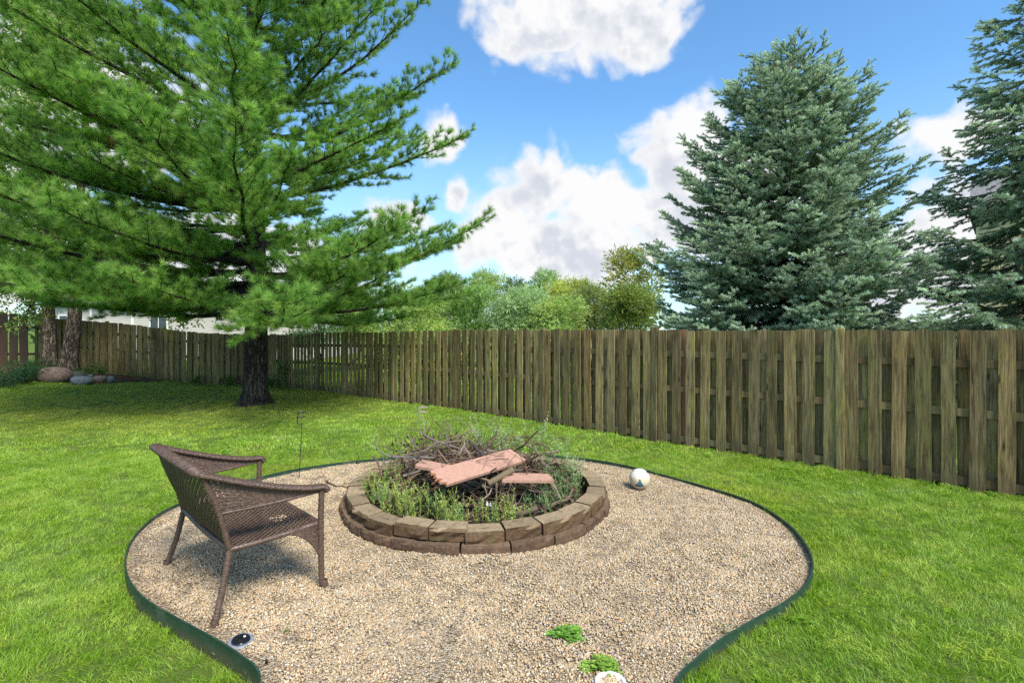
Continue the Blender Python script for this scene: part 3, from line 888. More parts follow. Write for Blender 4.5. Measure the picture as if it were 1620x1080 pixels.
def build_brush():
    g = np.random.default_rng(21)
    mb = MB()
    for k in range(560):
        a = g.uniform(0, 6.28); r = .98*math.sqrt(g.uniform())
        x, y = math.cos(a)*r, math.sin(a)*r
        if y < -.45 and g.uniform() < .6: continue
        z = mound(x, y)*g.uniform(.45, 1.05)
        az = g.uniform(0, 6.28); L = g.uniform(.25, .85)
        P = wander((x-.4*L*math.cos(az), y-.4*L*math.sin(az), z+.01), (math.cos(az), math.sin(az), g.normal(0, .12)), L, 7, .22, g, -.01)
        rr = np.hypot(P[:, 0], P[:, 1]); sc_ = np.where(rr > 1.06, 1.06/rr, 1); P[:, 0] *= sc_; P[:, 1] *= sc_
        P[:, 2] = np.maximum(P[:, 2], .07)
        r0 = g.choice([.004, .006, .009, .013, .018], p=[.26, .3, .22, .15, .07])
        mb.add
        mb.tube(P+np.array((PIT[0], PIT[1], 0)), np.linspace(r0, r0*.45, len(P)), 5, TWIGC[g.integers(6)])
    for k in range(230):          # springy top layer behind and over the planks
        x, y = g.normal(-.15, .40), g.normal(.28, .26)
        az = g.uniform(0, 6.28); L = g.uniform(.25, .7)
        P = wander((x-.4*L*math.cos(az), y-.4*L*math.sin(az), g.uniform(.24, .47)), (math.cos(az), math.sin(az), g.normal(.05, .2)), L, 7, .24, g, -.02)
        r0 = g.choice([.004, .006, .009, .013])
        mb.tube(P+np.array((PIT[0], PIT[1], 0)), np.linspace(r0, r0*.4, len(P)), 5, TWIGC[g.integers(6)])
    for k in range(13):           # a few lie on top of the planks
        x, y = g.uniform(-.2, .45), g.uniform(-.45, .1)
        az = g.uniform(-.9, .6)
        P = wander((x, y-.1, g.uniform(.50, .56)), (-math.cos(az), math.sin(az), g.normal(0, .1)), g.uniform(.2, .42), 6, .16, g, -.05)
        mb.tube(P+np.array((PIT[0], PIT[1], 0)), np.linspace(.0042, .0015, len(P)), 5, TWIGC[g.integers(6)])
    # arching dry side twigs at the back left, with shrivelled leaves
    for k in range(46):
        p0 = (PIT[0]+g.uniform(-.85, .15), PIT[1]+g.uniform(.0, .75), .30)
        az = g.normal(2.3, .9)
        P = wander(p0, (math.cos(az), math.sin(az)*.5, .55), g.uniform(.3, .62), 7, .25, g, .0)
        mb.tube(P, np.linspace(.005, .0018, len(P)), 4, TWIGC[g.integers(6)])
        for q in P[2::2]:
            Q2 = wander(q, g.normal(0, 1, 3)+np.array((-.3, 0, .3)), g.uniform(.08, .2), 3, .3, g)
            mb.tube(Q2, np.linspace(.003, .001, 4), 3, TWIGC[g.integers(6)])
    b = tag(mb.build('brush_pile', M_TWIG), 'tangled heap of dead brown twigs filling the fire pit', 'twigs', kind='stuff')
    # withered leaves clinging to the dry twigs
    lf = MB()
    for k in range(150):
        c = np.array((PIT[0]+g.uniform(-1.0, .0), PIT[1]+g.uniform(.05, .7), g.uniform(.28, .60)))
        d = unit(g.normal(0, 1, 3)+np.array((0, 0, -1.2))); s = unit(np.cross(d, g.normal(0, 1, 3)))
        L, w = g.uniform(.04, .085), g.uniform(.010, .02)
        nn = np.cross(d, s)*w*.5
        lf.add([c, c+d*L*.5+s*w+nn, c+d*L, c+d*L*.5-s*w+nn, c+d*L*.5], T=[(0, 4, 1), (1, 4, 2), (2, 4, 3), (3, 4, 0)], col=np.array((.085, .05, .03))*g.uniform(.6, 1.5))
    tag(lf.build('dead_leaves', M_TWIG), 'shrivelled dark brown leaves hanging on the twigs in the fire pit', 'leaves', kind='stuff')
    # larger limbs, each a thing
    def limb(P, r0, r1, label, col, knots=0, twigs=()):
        P = np.array(P, float)
        S = spline(P, 14)
        o0 = S[0].copy()
        root = tag(empty('dead_branch', tuple(o0)), label, 'branch', 'larger dead branches in the fire pit')
        k = MB(); rad = np.linspace(r0, r1, 14)*(1+g.normal(0, .05, 14))
        k.tube(S-o0, rad, 9, col)
        k.build('stem', M_TWIG, root, smooth=True)
        for ti, L, dr in twigs:
            W = wander(S[ti]-o0, dr, L, 7, .16, g)
            MB().tube(W, np.linspace(rad[ti]*.55, .0025, 8), 5, col).build('twig', M_TWIG, root, smooth=True)
        return root
    limb([at(772, 765, 4.86), at(790, 755, 4.9), at(812, 742, 4.95)], .030, .034, 'stout sawn-off branch lying across the broken red planks', (.17, .125, .075),
         twigs=[(4, .22, (.3, -.2, -.6)), (8, .2, (.2, -.3, -.7)), (2, .25, (-.9, 0, .2))])
    limb([at(669, 688, 5.65), at(690, 697, 5.62), at(716, 706, 5.6), at(744, 716, 5.5)], .010, .016, 'long slender grey branch arching over the back of the twig heap', (.16, .13, .11),
         twigs=[(1, .35, (-.5, 0, .5)), (5, .3, (.2, .1, .6)), (8, .35, (-.4, .1, .45)), (11, .3, (.5, .2, .5)), (6, .3, (-.3, -.2, -.4)), (3, .3, (-.8, .2, .1))])
    limb([at(743, 697, 5.6), at(756, 711, 5.5), at(770, 724, 5.4)], .017, .013, 'short dark stub sticking up behind the longest red plank', (.075, .06, .055),
         twigs=[(6, .3, (.8, .2, .4)), (9, .26, (.7, .1, .5))])
    limb([at(752, 714, 5.55), at(770, 703, 5.6), at(787, 690, 5.65)], .007, .006, 'thin bare branch leaning up past the plank end', (.17, .11, .07), twigs=[(6, .15, (.5, 0, .6))])
    limb([at(760, 806, 4.62), at(790, 806, 4.6), at(822, 812, 4.58), at(850, 803, 4.62)], .016, .026, 'thick curved branch low among the weeds at the pit front', (.12, .085, .055),
         twigs=[(4, .3, (.3, .1, .6)), (9, .28, (-.4, .2, .5))])
    limb([at(590, 700, 5.6), at(600, 712, 5.55), at(618, 722, 5.5), at(650, 722, 5.5), at(690, 724, 5.5)], .005, .012, 'spindly pale branch reaching out left over the pit rim', (.20, .18, .16),
         twigs=[(2, .16, (-.3, 0, .5)), (4, .22, (0, -.1, -.5)), (6, .3, (-.3, .1, -.6)), (8, .25, (.1, 0, .6)), (10, .3, (-.2, 0, -.5))])
build_brush()

# broken planks ---------------------------------------------------------
M_PLANK = mat_red_board('faded_pink_paint', ((.38, .205, .14), (.49, .285, .205)), (.30, .16, .11))
M_RAW = mat_plain('splintered_wood', (.36, .12, .035), .85, 40, .5, .6)
def plank(corner_a, along, across, L, W, th, label, seed, broken=True, holes=False):
    """plank from its near broken corner a; along/across directions; ragged broken end shows raw wood"""
    g = np.random.default_rng(seed)
    u = unit(np.array(along)); v = np.array(across, float); v = unit(v-u*np.dot(u, v)); w = np.cross(u, v)
    if w[2] < 0: w = -w
    root = tag(empty('broken_plank', tuple(corner_a)), label, 'plank', 'broken planks on the twig heap')
    n = 9
    ys = np.linspace(0, W, n)
    jag = g.uniform(-.02, .055, n) if broken else np.zeros(n)
    outl = [(j, y) for j, y in zip(jag, ys)]
    c = .02
    outl += [(L-c, W), (L-.005, W-.006), (L, W-c), (L, c), (L-.005, .006), (L-c, 0)]
    m = len(outl)
    b = .003
    top = np.array([u*x+v*y+w*th for x, y in outl]); bot = np.array([u*x+v*y for x, y in outl])
    me = bpy.data.meshes.new('board')
    me.from_pydata([tuple(p) for p in top]+[tuple(p) for p in bot], [], [tuple(range(m))[::-1], tuple(range(m, 2*m))]+[(i, (i+1) % m, m+(i+1) % m, m+i) for i in range(m)])
    bm_flip = np.dot(np.cross(u, v), w) > 0
    if bm_flip: me.flip_normals()
    me.materials.append(M_PLANK); me.update()
    inst('board', me, root)
    if broken:
        for k in range(9):
            y = W*(k+.5)/9+g.normal(0, .004); hw = W/18*g.uniform(.7, 1.3)
            x0 = np.interp(y, ys, jag)
            tip = x0-g.uniform(.005, .035)
            h0, h1 = sorted(g.uniform(.05, .95, 2)*th)
            if h1-h0 < th*.3: h1 = min(th*.95, h0+th*.4)
            V = [u*(x0+.02)+v*(y-hw)+w*h0, u*(x0+.02)+v*(y+hw)+w*h0, u*(x0+.02)+v*(y+hw)+w*h1, u*(x0+.02)+v*(y-hw)+w*h1, u*tip+v*(y+g.normal(0, .003))+w*(h0+h1)/2,]
            MB().add(V, T=[(0, 4, 1), (1, 4, 2), (2, 4, 3), (3, 4, 0)], Q=[(0, 1, 2, 3)]).build('splinter', M_RAW, root)
    if holes:
        for y in (.05, W-.05):
            MB().lathe([(0, .0012), (.006, .0012), (.006, 0)], 10).build('screw_hole', M_TWIG, root, loc=tuple(u*(L-.05)+v*y+w*th))
a_ = at(703, 771, 4.50)
plank(a_, at(831, 731, 5.28)-a_, at(678, 748, 4.67)-a_, 1.08, .245, .026, 'longest faded red plank lying across the twig heap, splintered at one end', 1, True, True)
b_ = at(718, 752, 4.95)
plank(b_, at(651, 742, 5.00)-b_+np.array((0, .06, 0)), at(718, 737, 5.2)-b_, .42, .19, .026, 'short faded red plank poking out left beneath the longest plank', 2, False)
c_ = at(797, 763, 4.80)
plank(c_, at(880, 764, 4.92)-c_, at(806, 750, 5.05)-c_, .50, .20, .026, 'faded red plank resting low toward the right side of the twig heap', 3, True)

# drink holder stakes -----------------------------------------------------
M_BLACKWIRE = mat_plain('black_wire', (.018, .02, .022), .45, 60, .3, .1)
M_RUSTWIRE = mat_plain('dusty_pink_wire', (.42, .30, .28), .6, 40, .3, .2)
def stake(base, top_z, lean, face, mat, label, thick=.0035):
    root = tag(empty('drink_holder_stake', tuple(base)), label, 'stake')
    d = unit(np.array((face[0], face[1], 0)))
    l = np.array((lean[0], lean[1], 0))
    z1, z2 = top_z-.14, top_z-.10
    k = np.array((0, 0, 1.0))
    rod = [(-.15*k), l*z1+k*z1, l*z1+k*(z1+.004)-d*.05+k*.0, l*z1+k*z2-d*.055, l*z1+k*top_z-d*.055]
    MB().tube(spline(rod[:2], 12), thick, 6).tube(np.array(rod[1:]), thick, 6).build('rod', mat, root)
    for zz in (top_z, top_z-.055):
        c = l*z1+k*zz-d*.055+d*.047
        a = np.linspace(0, 2*np.pi, 26)
        P = np.array([c+.047*np.array((math.cos(q), math.sin(q), 0)) for q in a])
        MB().tube(P, thick*.9, 5, caps=False).build('ring', mat, root)
bs = G(472, 757)
stake(bs, .80, (.066, .0), (1, .1, 0), M_BLACKWIRE, 'black wire drink holder stake in the gravel behind the wicker seat', .005)
bs2 = np.array((at(671, 700, 6.1)[0], 6.1, .12))
stake(bs2, .755, (-.004, .0), (1, -.3, 0), M_RUSTWIRE, 'dusty pink drink holder stake standing behind the twig heap', .005)

# ------------------------------------------------------------------ wicker seat
def mat_wicker():
    m, t = mat_new('brown_wicker')
    c = ocoord(t, False)
    n = t.noise(c, 55, 4, .6)
    w = t.n('ShaderNodeTexWave', wave_type='BANDS', bands_direction='Z', ins={'Vector': c, 'Scale': 28.0, 'Distortion': 2.0, 'Detail': 2.0})
    v = vcol(t)
    k = t.n('ShaderNodeMapRange', ins={0: t.n('ShaderNodeSeparateColor', ins={0: v}).outputs[0], 3: .7, 4: 1.35}).outputs[0]
    col = t.vec('SCALE', t.ramp(n, [(.3, (.055, .031, .021)), (.7, (.135, .083, .058))]), scale=k)
    finish(t, principled(t, col, .46, bump(t, t.math('ADD', n, t.math('MULTIPLY', w.outputs['Fac'], .6)), .5, .003), .5))
    return m
M_WICK = mat_wicker()
def build_seat():
    base = np.array((-2.205, 3.505)); yaw = math.atan2(.685, .73)+R(3)      # local x: forward, y: toward its left
    root = tag(empty('wicker_loveseat', (base[0], base[1], .004), yaw), 'brown wicker loveseat with sloping arms standing on the gravel facing the fire pit', 'loveseat')
    root.scale = (1.06, .955, 1.0)
    g = np.random.default_rng(31)
    def wrap(i, a):                                            # cane wound round the frame
        return 1+.07*np.cos(a*1-i*2.1)
    def frame(name, P, r, n=60, parent=root, seg=9):
        S = spline(P, n)
        return MB().tube(S, r, seg, col=(.5, .5, .5), twist=wrap).build(name, M_WICK, parent, smooth=True)
    def braid(P, r, n=700):
        """thick plaited rim: three strands wound about each other"""
        S = spline(P, n); mb = MB()
        T = unit(np.gradient(S, axis=0))
        U = unit(np.cross(T, (0, 0, 1.0))); Wn = np.cross(U, T)
        s = np.linspace(0, 1, n)*190
        for k in range(6):
            ph = k*2*np.pi/6
            off = U*(np.cos(s+ph)*r*1.15)[:, None]+Wn*(np.sin(s+ph)*r*.55)[:, None]
            mb.tube(S+off, r*.40, 5, col=np.array((.5, .5, .5))*g.uniform(.7, 1.3))
        return mb
    def weave(name, patch, nu, nv, wu, wv, amp, hole=None, parent=root):
        """flat cane woven over and under: rows along u, stakes along v"""
        mb = MB()
        e = 1e-3
        def normal(u, v):
            a = patch(min(u+e, 1), v)-patch(max(u-e, 0), v); b = patch(u, min(v+e, 1))-patch(u, max(v-e, 0))
            return unit(np.cross(a, b))
        def strand(along_u, idx, tot, cross, width):
            pts, nr, side = [], [], []
            seg = cross*2
            for k in range(seg+1):
                f = k/seg
                c = (idx+.5)/tot
                u, v = (f, c) if along_u else (c, f)
                nn = normal(u, v)
                a = math.cos(math.pi*(f*cross-.5+idx))*amp*(1 if along_u else -1)
                pts.append(patch(u, v)+nn*a); nr.append(nn)
            pts = np.array(pts); nr = np.array(nr)
            T = unit(np.gradient(pts, axis=0)); S = unit(np.cross(T, nr))
            w_ = width if np.isscalar(width) else width
            V = np.stack((pts-S*w_/2, pts+nr*w_*.16, pts+S*w_/2), 1)
            keep = np.ones(seg, bool)
            if hole is not None:
                for k in range(seg):
                    f = (k+.5)/seg; c = (idx+.5)/tot
                    if hole(*((f, c) if along_u else (c, f)), along_u): keep[k] = False
            Q = []
            for k in range(seg):
                if not keep[k]: continue
                Q += [(k*3, k*3+1, (k+1)*3+1, (k+1)*3), (k*3+1, k*3+2, (k+1)*3+2, (k+1)*3+1)]
            mb.add(V.reshape(-1, 3), Q=Q, col=np.array((.5, .5, .5))*g.uniform(.4, 1.6))
        for r in range(nv): strand(True, r, nv, nu, wv)
        for c in range(nu): strand(False, c, nu, nv, wu)
        return mb.build(name, M_WICK, parent, smooth=True)
    A = lambda *p: np.array(p, float)
    rail = []
    def top_curve(t):
        """rim: t 0..1 right arm front -> round the back -> left arm front"""
        if t < .33:
            f = t/.33
            return A(.635-.72*f, -.605+.045*f, .695+.235*f**1.45)
        if t > .67:
            p = top_curve(1-t)
            return A(p[0], -p[1], p[2])
        f = (t-.33)/.34*2-1
        return A(-.085-.055*(1-f*f), .56*f, .93+.05*(1-f*f))
    rim = [top_curve(t) for t in np.linspace(0, 1, 25)]
    rim[8] = A(-.075, -.545, .925); rim[16] = A(-.075, .545, .925)
    r_ = braid([A(.655, -.605, .665)]+rim+[A(.655, .605, .665)], .025).build('rim', M_WICK, root, smooth=True)
    # legs and posts
    for s in (-1, 1):
        rear = frame('leg', [A(-.015, s*.60, 0), A(.0, s*.59, .05), A(.045, s*.56, .22), A(.085, s*.54, .42)], .0185)
        frame('back_post', [A(.085, s*.54, .41), A(.02, s*.545, .68), A(-.07, s*.55, .93)], .0185)
        fore = frame('leg', [A(.64, s*.605, 0), A(.625, s*.60, .06), A(.62, s*.60, .3), A(.62, s*.60, .50), A(.625, s*.603, .69)], .0195)
        MB().lathe([(0, 0), (.024, 0), (.0245, .012), (.019, .05)], 10).build('foot', M_WICK, fore, True, (.642, s*.605, -.004))
        MB().lathe([(0, 0), (.023, 0), (.0235, .012), (.018, .05)], 10).build('foot', M_WICK, rear, True, (-.012, s*.60, -.004))
        frame('side_rail', [A(.085, s*.54, .415), A(.35, s*.57, .425), A(.60, s*.59, .445)], .017)
        frame('arm_rail', [A(.03, s*.545, .655), A(.32, s*.575, .655), A(.615, s*.60, .668)], .010, 40)
        def arm(u, v, s=s):
            lo = A(.03+.585*u, s*(.545+.055*u), .655+.013*u)
            t = .33*(1-u); hi = top_curve(t); hi = A(hi[0]*(1-.02)+.0, s*abs(hi[1]), hi[2]-.02)
            hi[0] = -.06+.675*u; hi[1] = s*(.55+.05*u)
            return lo+(hi-lo)*v
        weave('arm_panel', arm, 20, 10, .0190, .0150, .004)
        def brk(u, v, s=s):                      # corner bracket under the seat side
            z0 = .425-.20*(1-math.sqrt(max(0, 1-u*u)))-.0
            lo = A(.44+.175*u, s*.597, .43-.21*u**1.6)
            hi = A(.44+.175*u, s*.597, .437)
            return lo+(hi-lo)*v
        weave('bracket', brk, 9, 9, .010, .014, .003)
        frame('bracket_rod', [A(.42, s*.595, .43), A(.50, s*.60, .385), A(.57, s*.603, .305), A(.615, s*.605, .215)], .010, 30)
        def brk2(u, v, s=s):                     # and under the seat front
            lo = A(.615, s*(.40+.19*u), .44-.22*u**1.6); hi = A(.615, s*(.40+.19*u), .445)
            return lo+(hi-lo)*v
        weave('bracket', brk2, 9, 9, .010, .014, .003)
    frame('back_rail', [A(.085, -.54, .415), A(.075, 0, .412), A(.085, .54, .415)], .018, 90)
    frame('front_rail', [A(.61, -.59, .445), A(.62, 0, .44), A(.61, .59, .445)], .018, 90)
    frame('back_stake', [A(.085, 0.04, .415), A(-.01, 0.045, .65), A(-.135, .05, .965)], .014)
    def back(u, v):
        s = (u*2-1)
        lo = A(.085, s*.535, .425)
        hi = A(-.085-.055*(1-s*s), s*.55, .925+.045*(1-s*s))
        p = lo+(hi-lo)*v
        p[0] -= .03*math.sin(v*math.pi)*(1-s*s)
        return p
    weave('backrest', back, 46, 25, .0160, .0168, .005)
    def seat(u, v):
        f = v
        return A(.09+.52*f, (u*2-1)*(.53+.05*f), .428+.02*f-.02*math.sin(f*math.pi)*math.sin(u*math.pi))
    def torn(u, v, along):
        q = ((u-.30)/.06)**2+((v-.74)/.10)**2
        return q < 1 and ((along and math.sin(u*210+v*97) > -.1) or (not along and math.sin(u*83-v*171) > .45))
    weave('seat', seat, 48, 24, .0165, .0180, .005, torn)
build_seat()

# ------------------------------------------------------------------ ball
def build_ball():
    m, t = mat_new('football_skin')
    n = t.noise(ocoord(t, False), 22, 5, .6)
    col = t.mix(t.math('MULTIPLY', t.step(n, .5, .7), .35), vcol(t), (.42, .34, .22))
    finish(t, principled(t, col, .5, bump(t, n, .15, .002), .4))
    nu, nv = 96, 64
    V = []; C = []
    g = G(1012.5, 774)
    rad = .114
    # orient so that one star of arms points up-front and another down-front
    def tri(a, b):
        a = unit(np.array(a, float)); b = np.array(b, float); b = unit(b-a*np.dot(a, b)); return np.stack((a, b, np.cross(a, b)), 1)
    Rm = tri((1, 1, 1), (1, 1, -1))@tri((-.22, -.93, -.30), (-.1, -.6, .79)).T
    for j in range(nv+1):
        th = math.pi*j/nv
        for i in range(nu):
            ph = 2*math.pi*i/nu
            p = np.array((math.sin(th)*math.cos(ph), math.sin(th)*math.sin(ph), math.cos(th)))
            q = Rm@p
            a = np.abs(q); o = np.sort(a)[::-1]
            e = o[0]-o[1]; cr = o[2]/o[1]            # distance to panel edge; 1 at a corner, 0 mid-edge
            corner = np.sign(q)
            teal = corner.prod() > 0
            w = .045+.34*cr**1.0
            c = np.array((.62, .53, .36)) if p[2] < .25 else np.array((.74, .69, .58))
            if e < w*.8 and cr > .12:
                c = np.array((.03, .12, .15)) if teal else np.array((.74, .73, .70))
                if not teal and e > w*.55: c = np.array((.16, .17, .17))
                if teal and e < w*.15: c = np.array((.10, .22, .25))
            seam = abs(e-.012) < .012
            r = rad*(1-.006*math.exp(-(e/.02)**2))
            V.append(p*r); C.append(c*(.75 if seam else 1))
    Q = [(j*nu+i, (j+1)*nu+i, (j+1)*nu+(i+1) % nu, j*nu+(i+1) % nu) for j in range(nv) for i in range(nu)]
    o = MB().add(V, Q=Q, col=np.array(C)).build('football', m, smooth=True, loc=(g[0], g[1]+.02, rad+.002))
    tag(o, 'scuffed cream football with teal star marks lying on the gravel', 'ball')
build_ball()

# ------------------------------------------------------------------ small things on the gravel
M_GREYPL = mat_plain('grey_plastic', (.21, .225, .24), .5, 50, .2, .1)
M_BLACKPL = mat_plain('black_plastic', (.012, .013, .016), .18, 50, .3, .05)
M_WHITEPL = mat_plain('white_plastic', (.80, .78, .74), .4, 25, .08, .05)
M_BEIGE = mat_plain('muddy_beige', (.60, .47, .32), .7, 30, .25, .2)
def build_smalls():
    p = G(381, 1017)
    o = tag(empty('ground_light', (p[0], p[1], .004)), 'round black and grey disc light set in gravel inside the edging', 'light')
    o.rotation_euler = (R(4), R(3), 0)
    MB().lathe([(.066, 0), (.070, .004), (.070, .012), (.064, .017), (.050, .018), (.048, .012)], 40).build('ring', M_GREYPL, o, True)
    MB().lathe([(.050, .010), (.050, .020), (.046, .025), (.040, .026), (.038, .024), (.034, .0265), (.0001, .0275)], 40).build('lid', M_BLACKPL, o, True)
    MB().lathe([(.0001, .0302), (.006, .0300), (.007, .026)], 14).build('sensor', M_WHITEPL, o, True, (.012, .018, 0))
    p = G(966, 1085)
    o = tag(empty('plastic_saucer', (p[0], p[1], .003)), 'small white upturned plastic lid with a muddy middle beside the lower green weed', 'lid')
    MB().lathe([(.074, .0), (.080, .006), (.080, .020), (.075, .026), (.066, .026), (.061, .020), (.058, .012)], 44).build('rim', M_WHITEPL, o, True)
    MB().lathe([(.060, .013), (.05, .011), (.03, .012), (.0001, .013)], 32).build('base', M_BEIGE, o, True)
    p = G(421, 1049)
    mb = MB()
    mb.add([(-.03, 0, 0), (.01, -.012, .0), (.03, .004, .002), (.012, .012, .003), (-.026, .009, .002), (-.028, .002, .014), (.012, -.006, .017), (.026, .005, .011), (.005, .011, .013)],
           T=[(0, 1, 5), (1, 6, 5), (1, 2, 6), (2, 7, 6), (2, 3, 7), (3, 8, 7), (3, 4, 8), (4, 5, 8), (4, 0, 5), (5, 6, 8), (6, 7, 8)])
    o = mb.build('plastic_scrap', M_BLACKPL, loc=(p[0], p[1], .006)); o.rotation_euler = (0, 0, -.9); o.scale = (.75, .75, .9)
    tag(o, 'dark broken scrap lying on gravel near the disc light', 'scrap')
build_smalls()

# weeds -----------------------------------------------------------------
M_WEED = mat_leaf('weed_leaf', .35, .5, .2, (1, 1, 1), 6.0)
def leaf(mb, b, d, up, L, w, col, fold=.2):
    d = unit(d); s = unit(np.cross(d, up)); n = np.cross(s, d)
    m = b+d*L*.45-n*fold*w
    mb.add([b, m+s*w/2+n*fold*w, b+d*L, m-s*w/2+n*fold*w, m], T=[(0, 4, 1), (1, 4, 2), (2, 4, 3), (3, 4, 0)], col=col)
def weed(mb, base, h, g, cols, nl=16, lw=.011, ll=.045, branch=2, lean=.12, up=(.2, 1.0)):
    base = np.array(base, float)
    P = wander(base, (g.normal(0, lean), g.normal(0, lean), 1), h, 6, .10, g, .05)
    c0 = np.array(cols[g.integers(len(cols))])
    mb.tube(P, np.linspace(.0026, .0011, 7), 3, c0*.85, caps=False)
    stems = [P]
    for k in range(branch):
        i = g.integers(1, 5)
        S = wander(P[i], (g.normal(0, .6), g.normal(0, .6), .9), h*g.uniform(.3, .55), 4, .12, g, .08)
        mb.tube(S, np.linspace(.0018, .0009, 5), 3, c0*.85, caps=False); stems.append(S)
    for S in stems:
        n = max(4, int(nl*len(S)/7))
        for k in range(n):
            f = g.uniform(.08, 1.0)*(len(S)-1); i = min(int(f), len(S)-2); p = S[i]+(S[i+1]-S[i])*(f-i)
            a = g.uniform(0, 6.28)
            d = np.array((math.cos(a), math.sin(a), g.uniform(*up)))
            leaf(mb, p, d, np.array((0, 0, 1.0))+g.normal(0, .2, 3), ll*g.uniform(.5, 1.2)*(1.1-.5*f/len(S)), lw*g.uniform(.6, 1.2), c0*g.uniform(.75, 1.25))
GREENS = [(.36, .45, .09), (.43, .50, .12), (.27, .39, .11), (.50, .54, .15), (.29, .42, .15)]
PALE = [(.42, .52, .27), (.50, .58, .34), (.36, .48, .22)]
def build_weeds():
    g = np.random.default_rng(41)
    mb = MB()
    def band(n, a0, a1, r0, r1, h0, h1, cols, **kw):
        for k in range(n):
            a = R(g.uniform(a0, a1)); r = g.uniform(r0, r1)
            weed(mb, (PIT[0]+math.cos(a)*r, PIT[1]+math.sin(a)*r, .07), g.uniform(h0, h1), g, cols, **kw)
    band(78, 186, 262, .78, 1.13, .14, .34, GREENS, nl=22, lw=.008, ll=.036, branch=3, lean=.07, up=(.5, 2.0))
    band(34, 262, 300, .78, 1.12, .10, .28, GREENS, nl=18, lw=.008, ll=.036, branch=3, lean=.08, up=(.4, 1.8))
    band(46, 305, 372, .66, 1.12, .18, .38, [(.18, .30, .11), (.22, .35, .13), (.27, .38, .13)], nl=18, lw=.008, ll=.04, up=(.3, 1.5))
    band(14, 150, 190, .85, 1.10, .18, .34, GREENS, nl=16)
    tag(mb.build('weeds', M_WEED), 'leafy green weeds growing up inside the fire pit rim', 'weeds', kind='stuff')
    # tall pale weeds at the back of the pit: separate plants
    spots = [(778, 758, 5.95, 657), (800, 754, 6.05, 664), (845, 757, 6.0, 662), (822, 754, 5.9, 680), (868, 760, 5.9, 672), (892, 764, 5.75, 690), (907, 772, 5.45, 716), (760, 752, 6.1, 668)]
    for px, py, Y, topy in spots:
        o = at(px, py, Y); o[2] = .08
        h = at(px, topy, Y)[2]-.08
        t_ = MB()
        weed(t_, (0, 0, 0), h, g, PALE, nl=44, lw=.0095, ll=.045, branch=8, lean=.09)
        weed(t_, (.03, .02, 0), h*.75, g, PALE, nl=34, lw=.0095, ll=.045, branch=6, lean=.14)
        tag(t_.build('tall_weed', M_WEED, loc=tuple(o)), 'tall pale feathery weed rising behind the planks in the fire pit', 'weed', 'tall weeds at the back of the fire pit')
    # pale blossom
    fl = MB()
    c = at(773, 798, 4.55)
    for k in range(16):
        d = unit(g.normal(0, 1, 3)+np.array((0, -.6, .6)))
        leaf(fl, d*.004, d, g.normal(0, 1, 3), .034, .02, (.75, .72, .74), .3)
    tag(fl.build('white_blossom', mat_leaf('petal', .3, .6, .05), loc=tuple(c)), 'ragged white blossom among the weeds at the pit front', 'flower')
    # rosettes on the gravel
    def rosette(px, py, rx, label, col, n=150, ry=None):
        p = G(px, py); q = MB(); ry = ry or rx
        for k in range(n):
            a = g.uniform(0, 6.28); r = math.sqrt(g.uniform())
            r *= .72+.28*math.sin(a*3+px)+.14*math.sin(a*7)
            b = np.array((math.cos(a)*r*rx*1.25, math.sin(a)*r*ry*1.25, .008+.034*max(0, 1-r*r)*g.uniform(.3, 1.2)))
            q.tube(np.array([(b[0]*.2, b[1]*.2, 0), b*.7, b]), .0012, 3, np.array(col)*.8, caps=False)
            for j in range(3):
                d = np.array((math.cos(a+(j-1)*1.7), math.sin(a+(j-1)*1.7), g.uniform(-.1, .4)))
                leaf(q, b, d, np.array((0, 0, 1.)), .020*g.uniform(.7, 1.2), .016, np.array(col)*g.uniform(.7, 1.35), .15)
        if n > 100:
            for k in range(3):
                a = g.uniform(0, 6.28); r = .7*math.sqrt(g.uniform())
                leaf(q, np.array((math.cos(a)*r*rx, math.sin(a)*r*ry, .06)), np.array((1, .2, .2)), np.array((0, 0, 1.)), .012, .012, (.75, .55, .03))
        tag(q.build('clover_weed', M_WEED, loc=tuple(p)), label, 'weed')
    rosette(897, 1007, .105, 'round bright green clover weed growing alone in the gravel', (.20, .40, .06), 190, .08)
    rosette(953, 1058, .105, 'yellow-green clover weed spreading behind the white plastic lid', (.25, .41, .06), 190, .075)
    def sprig(px, py, n, L, label, col, z=0.0, name='grass_sprig'):
        p = G(px, py); q = MB()
        for k in range(n):
            a = g.uniform(0, 6.28)
            leaf(q, np.zeros(3), np.array((math.cos(a)*.7, math.sin(a)*.7, g.uniform(.3, 1.1))), np.array((0, 0, 1.)), L*g.uniform(.6, 1.1), .010, np.array(col)*g.uniform(.8, 1.2))
        tag(q.build(name, M_WEED, loc=tuple(p)), label, 'weed')
    sprig(446, 1003, 4, .085, 'lone grass sprig in the gravel near the disc light', (.12, .30, .03))
    sprig(1148, 1000, 7, .10, 'flat leafy weed in the gravel against the edging', (.20, .28, .10))
    sprig(1180, 882, 6, .05, 'tiny green sprig in the open gravel right of the fire pit', (.17, .28, .07))
    sprig(1090, 905, 5, .045, 'tiny pale sprig in the gravel nearer the fire pit', (.20, .28, .10))
    sprig(395, 995, 3, .07, 'thin grass sprig beside the rear leg of the loveseat', (.16, .28, .06))
    sprig(545, 765, 5, .05, 'small yellowish sprig on gravel by the pit rim behind the loveseat', (.25, .28, .08))
build_weeds()

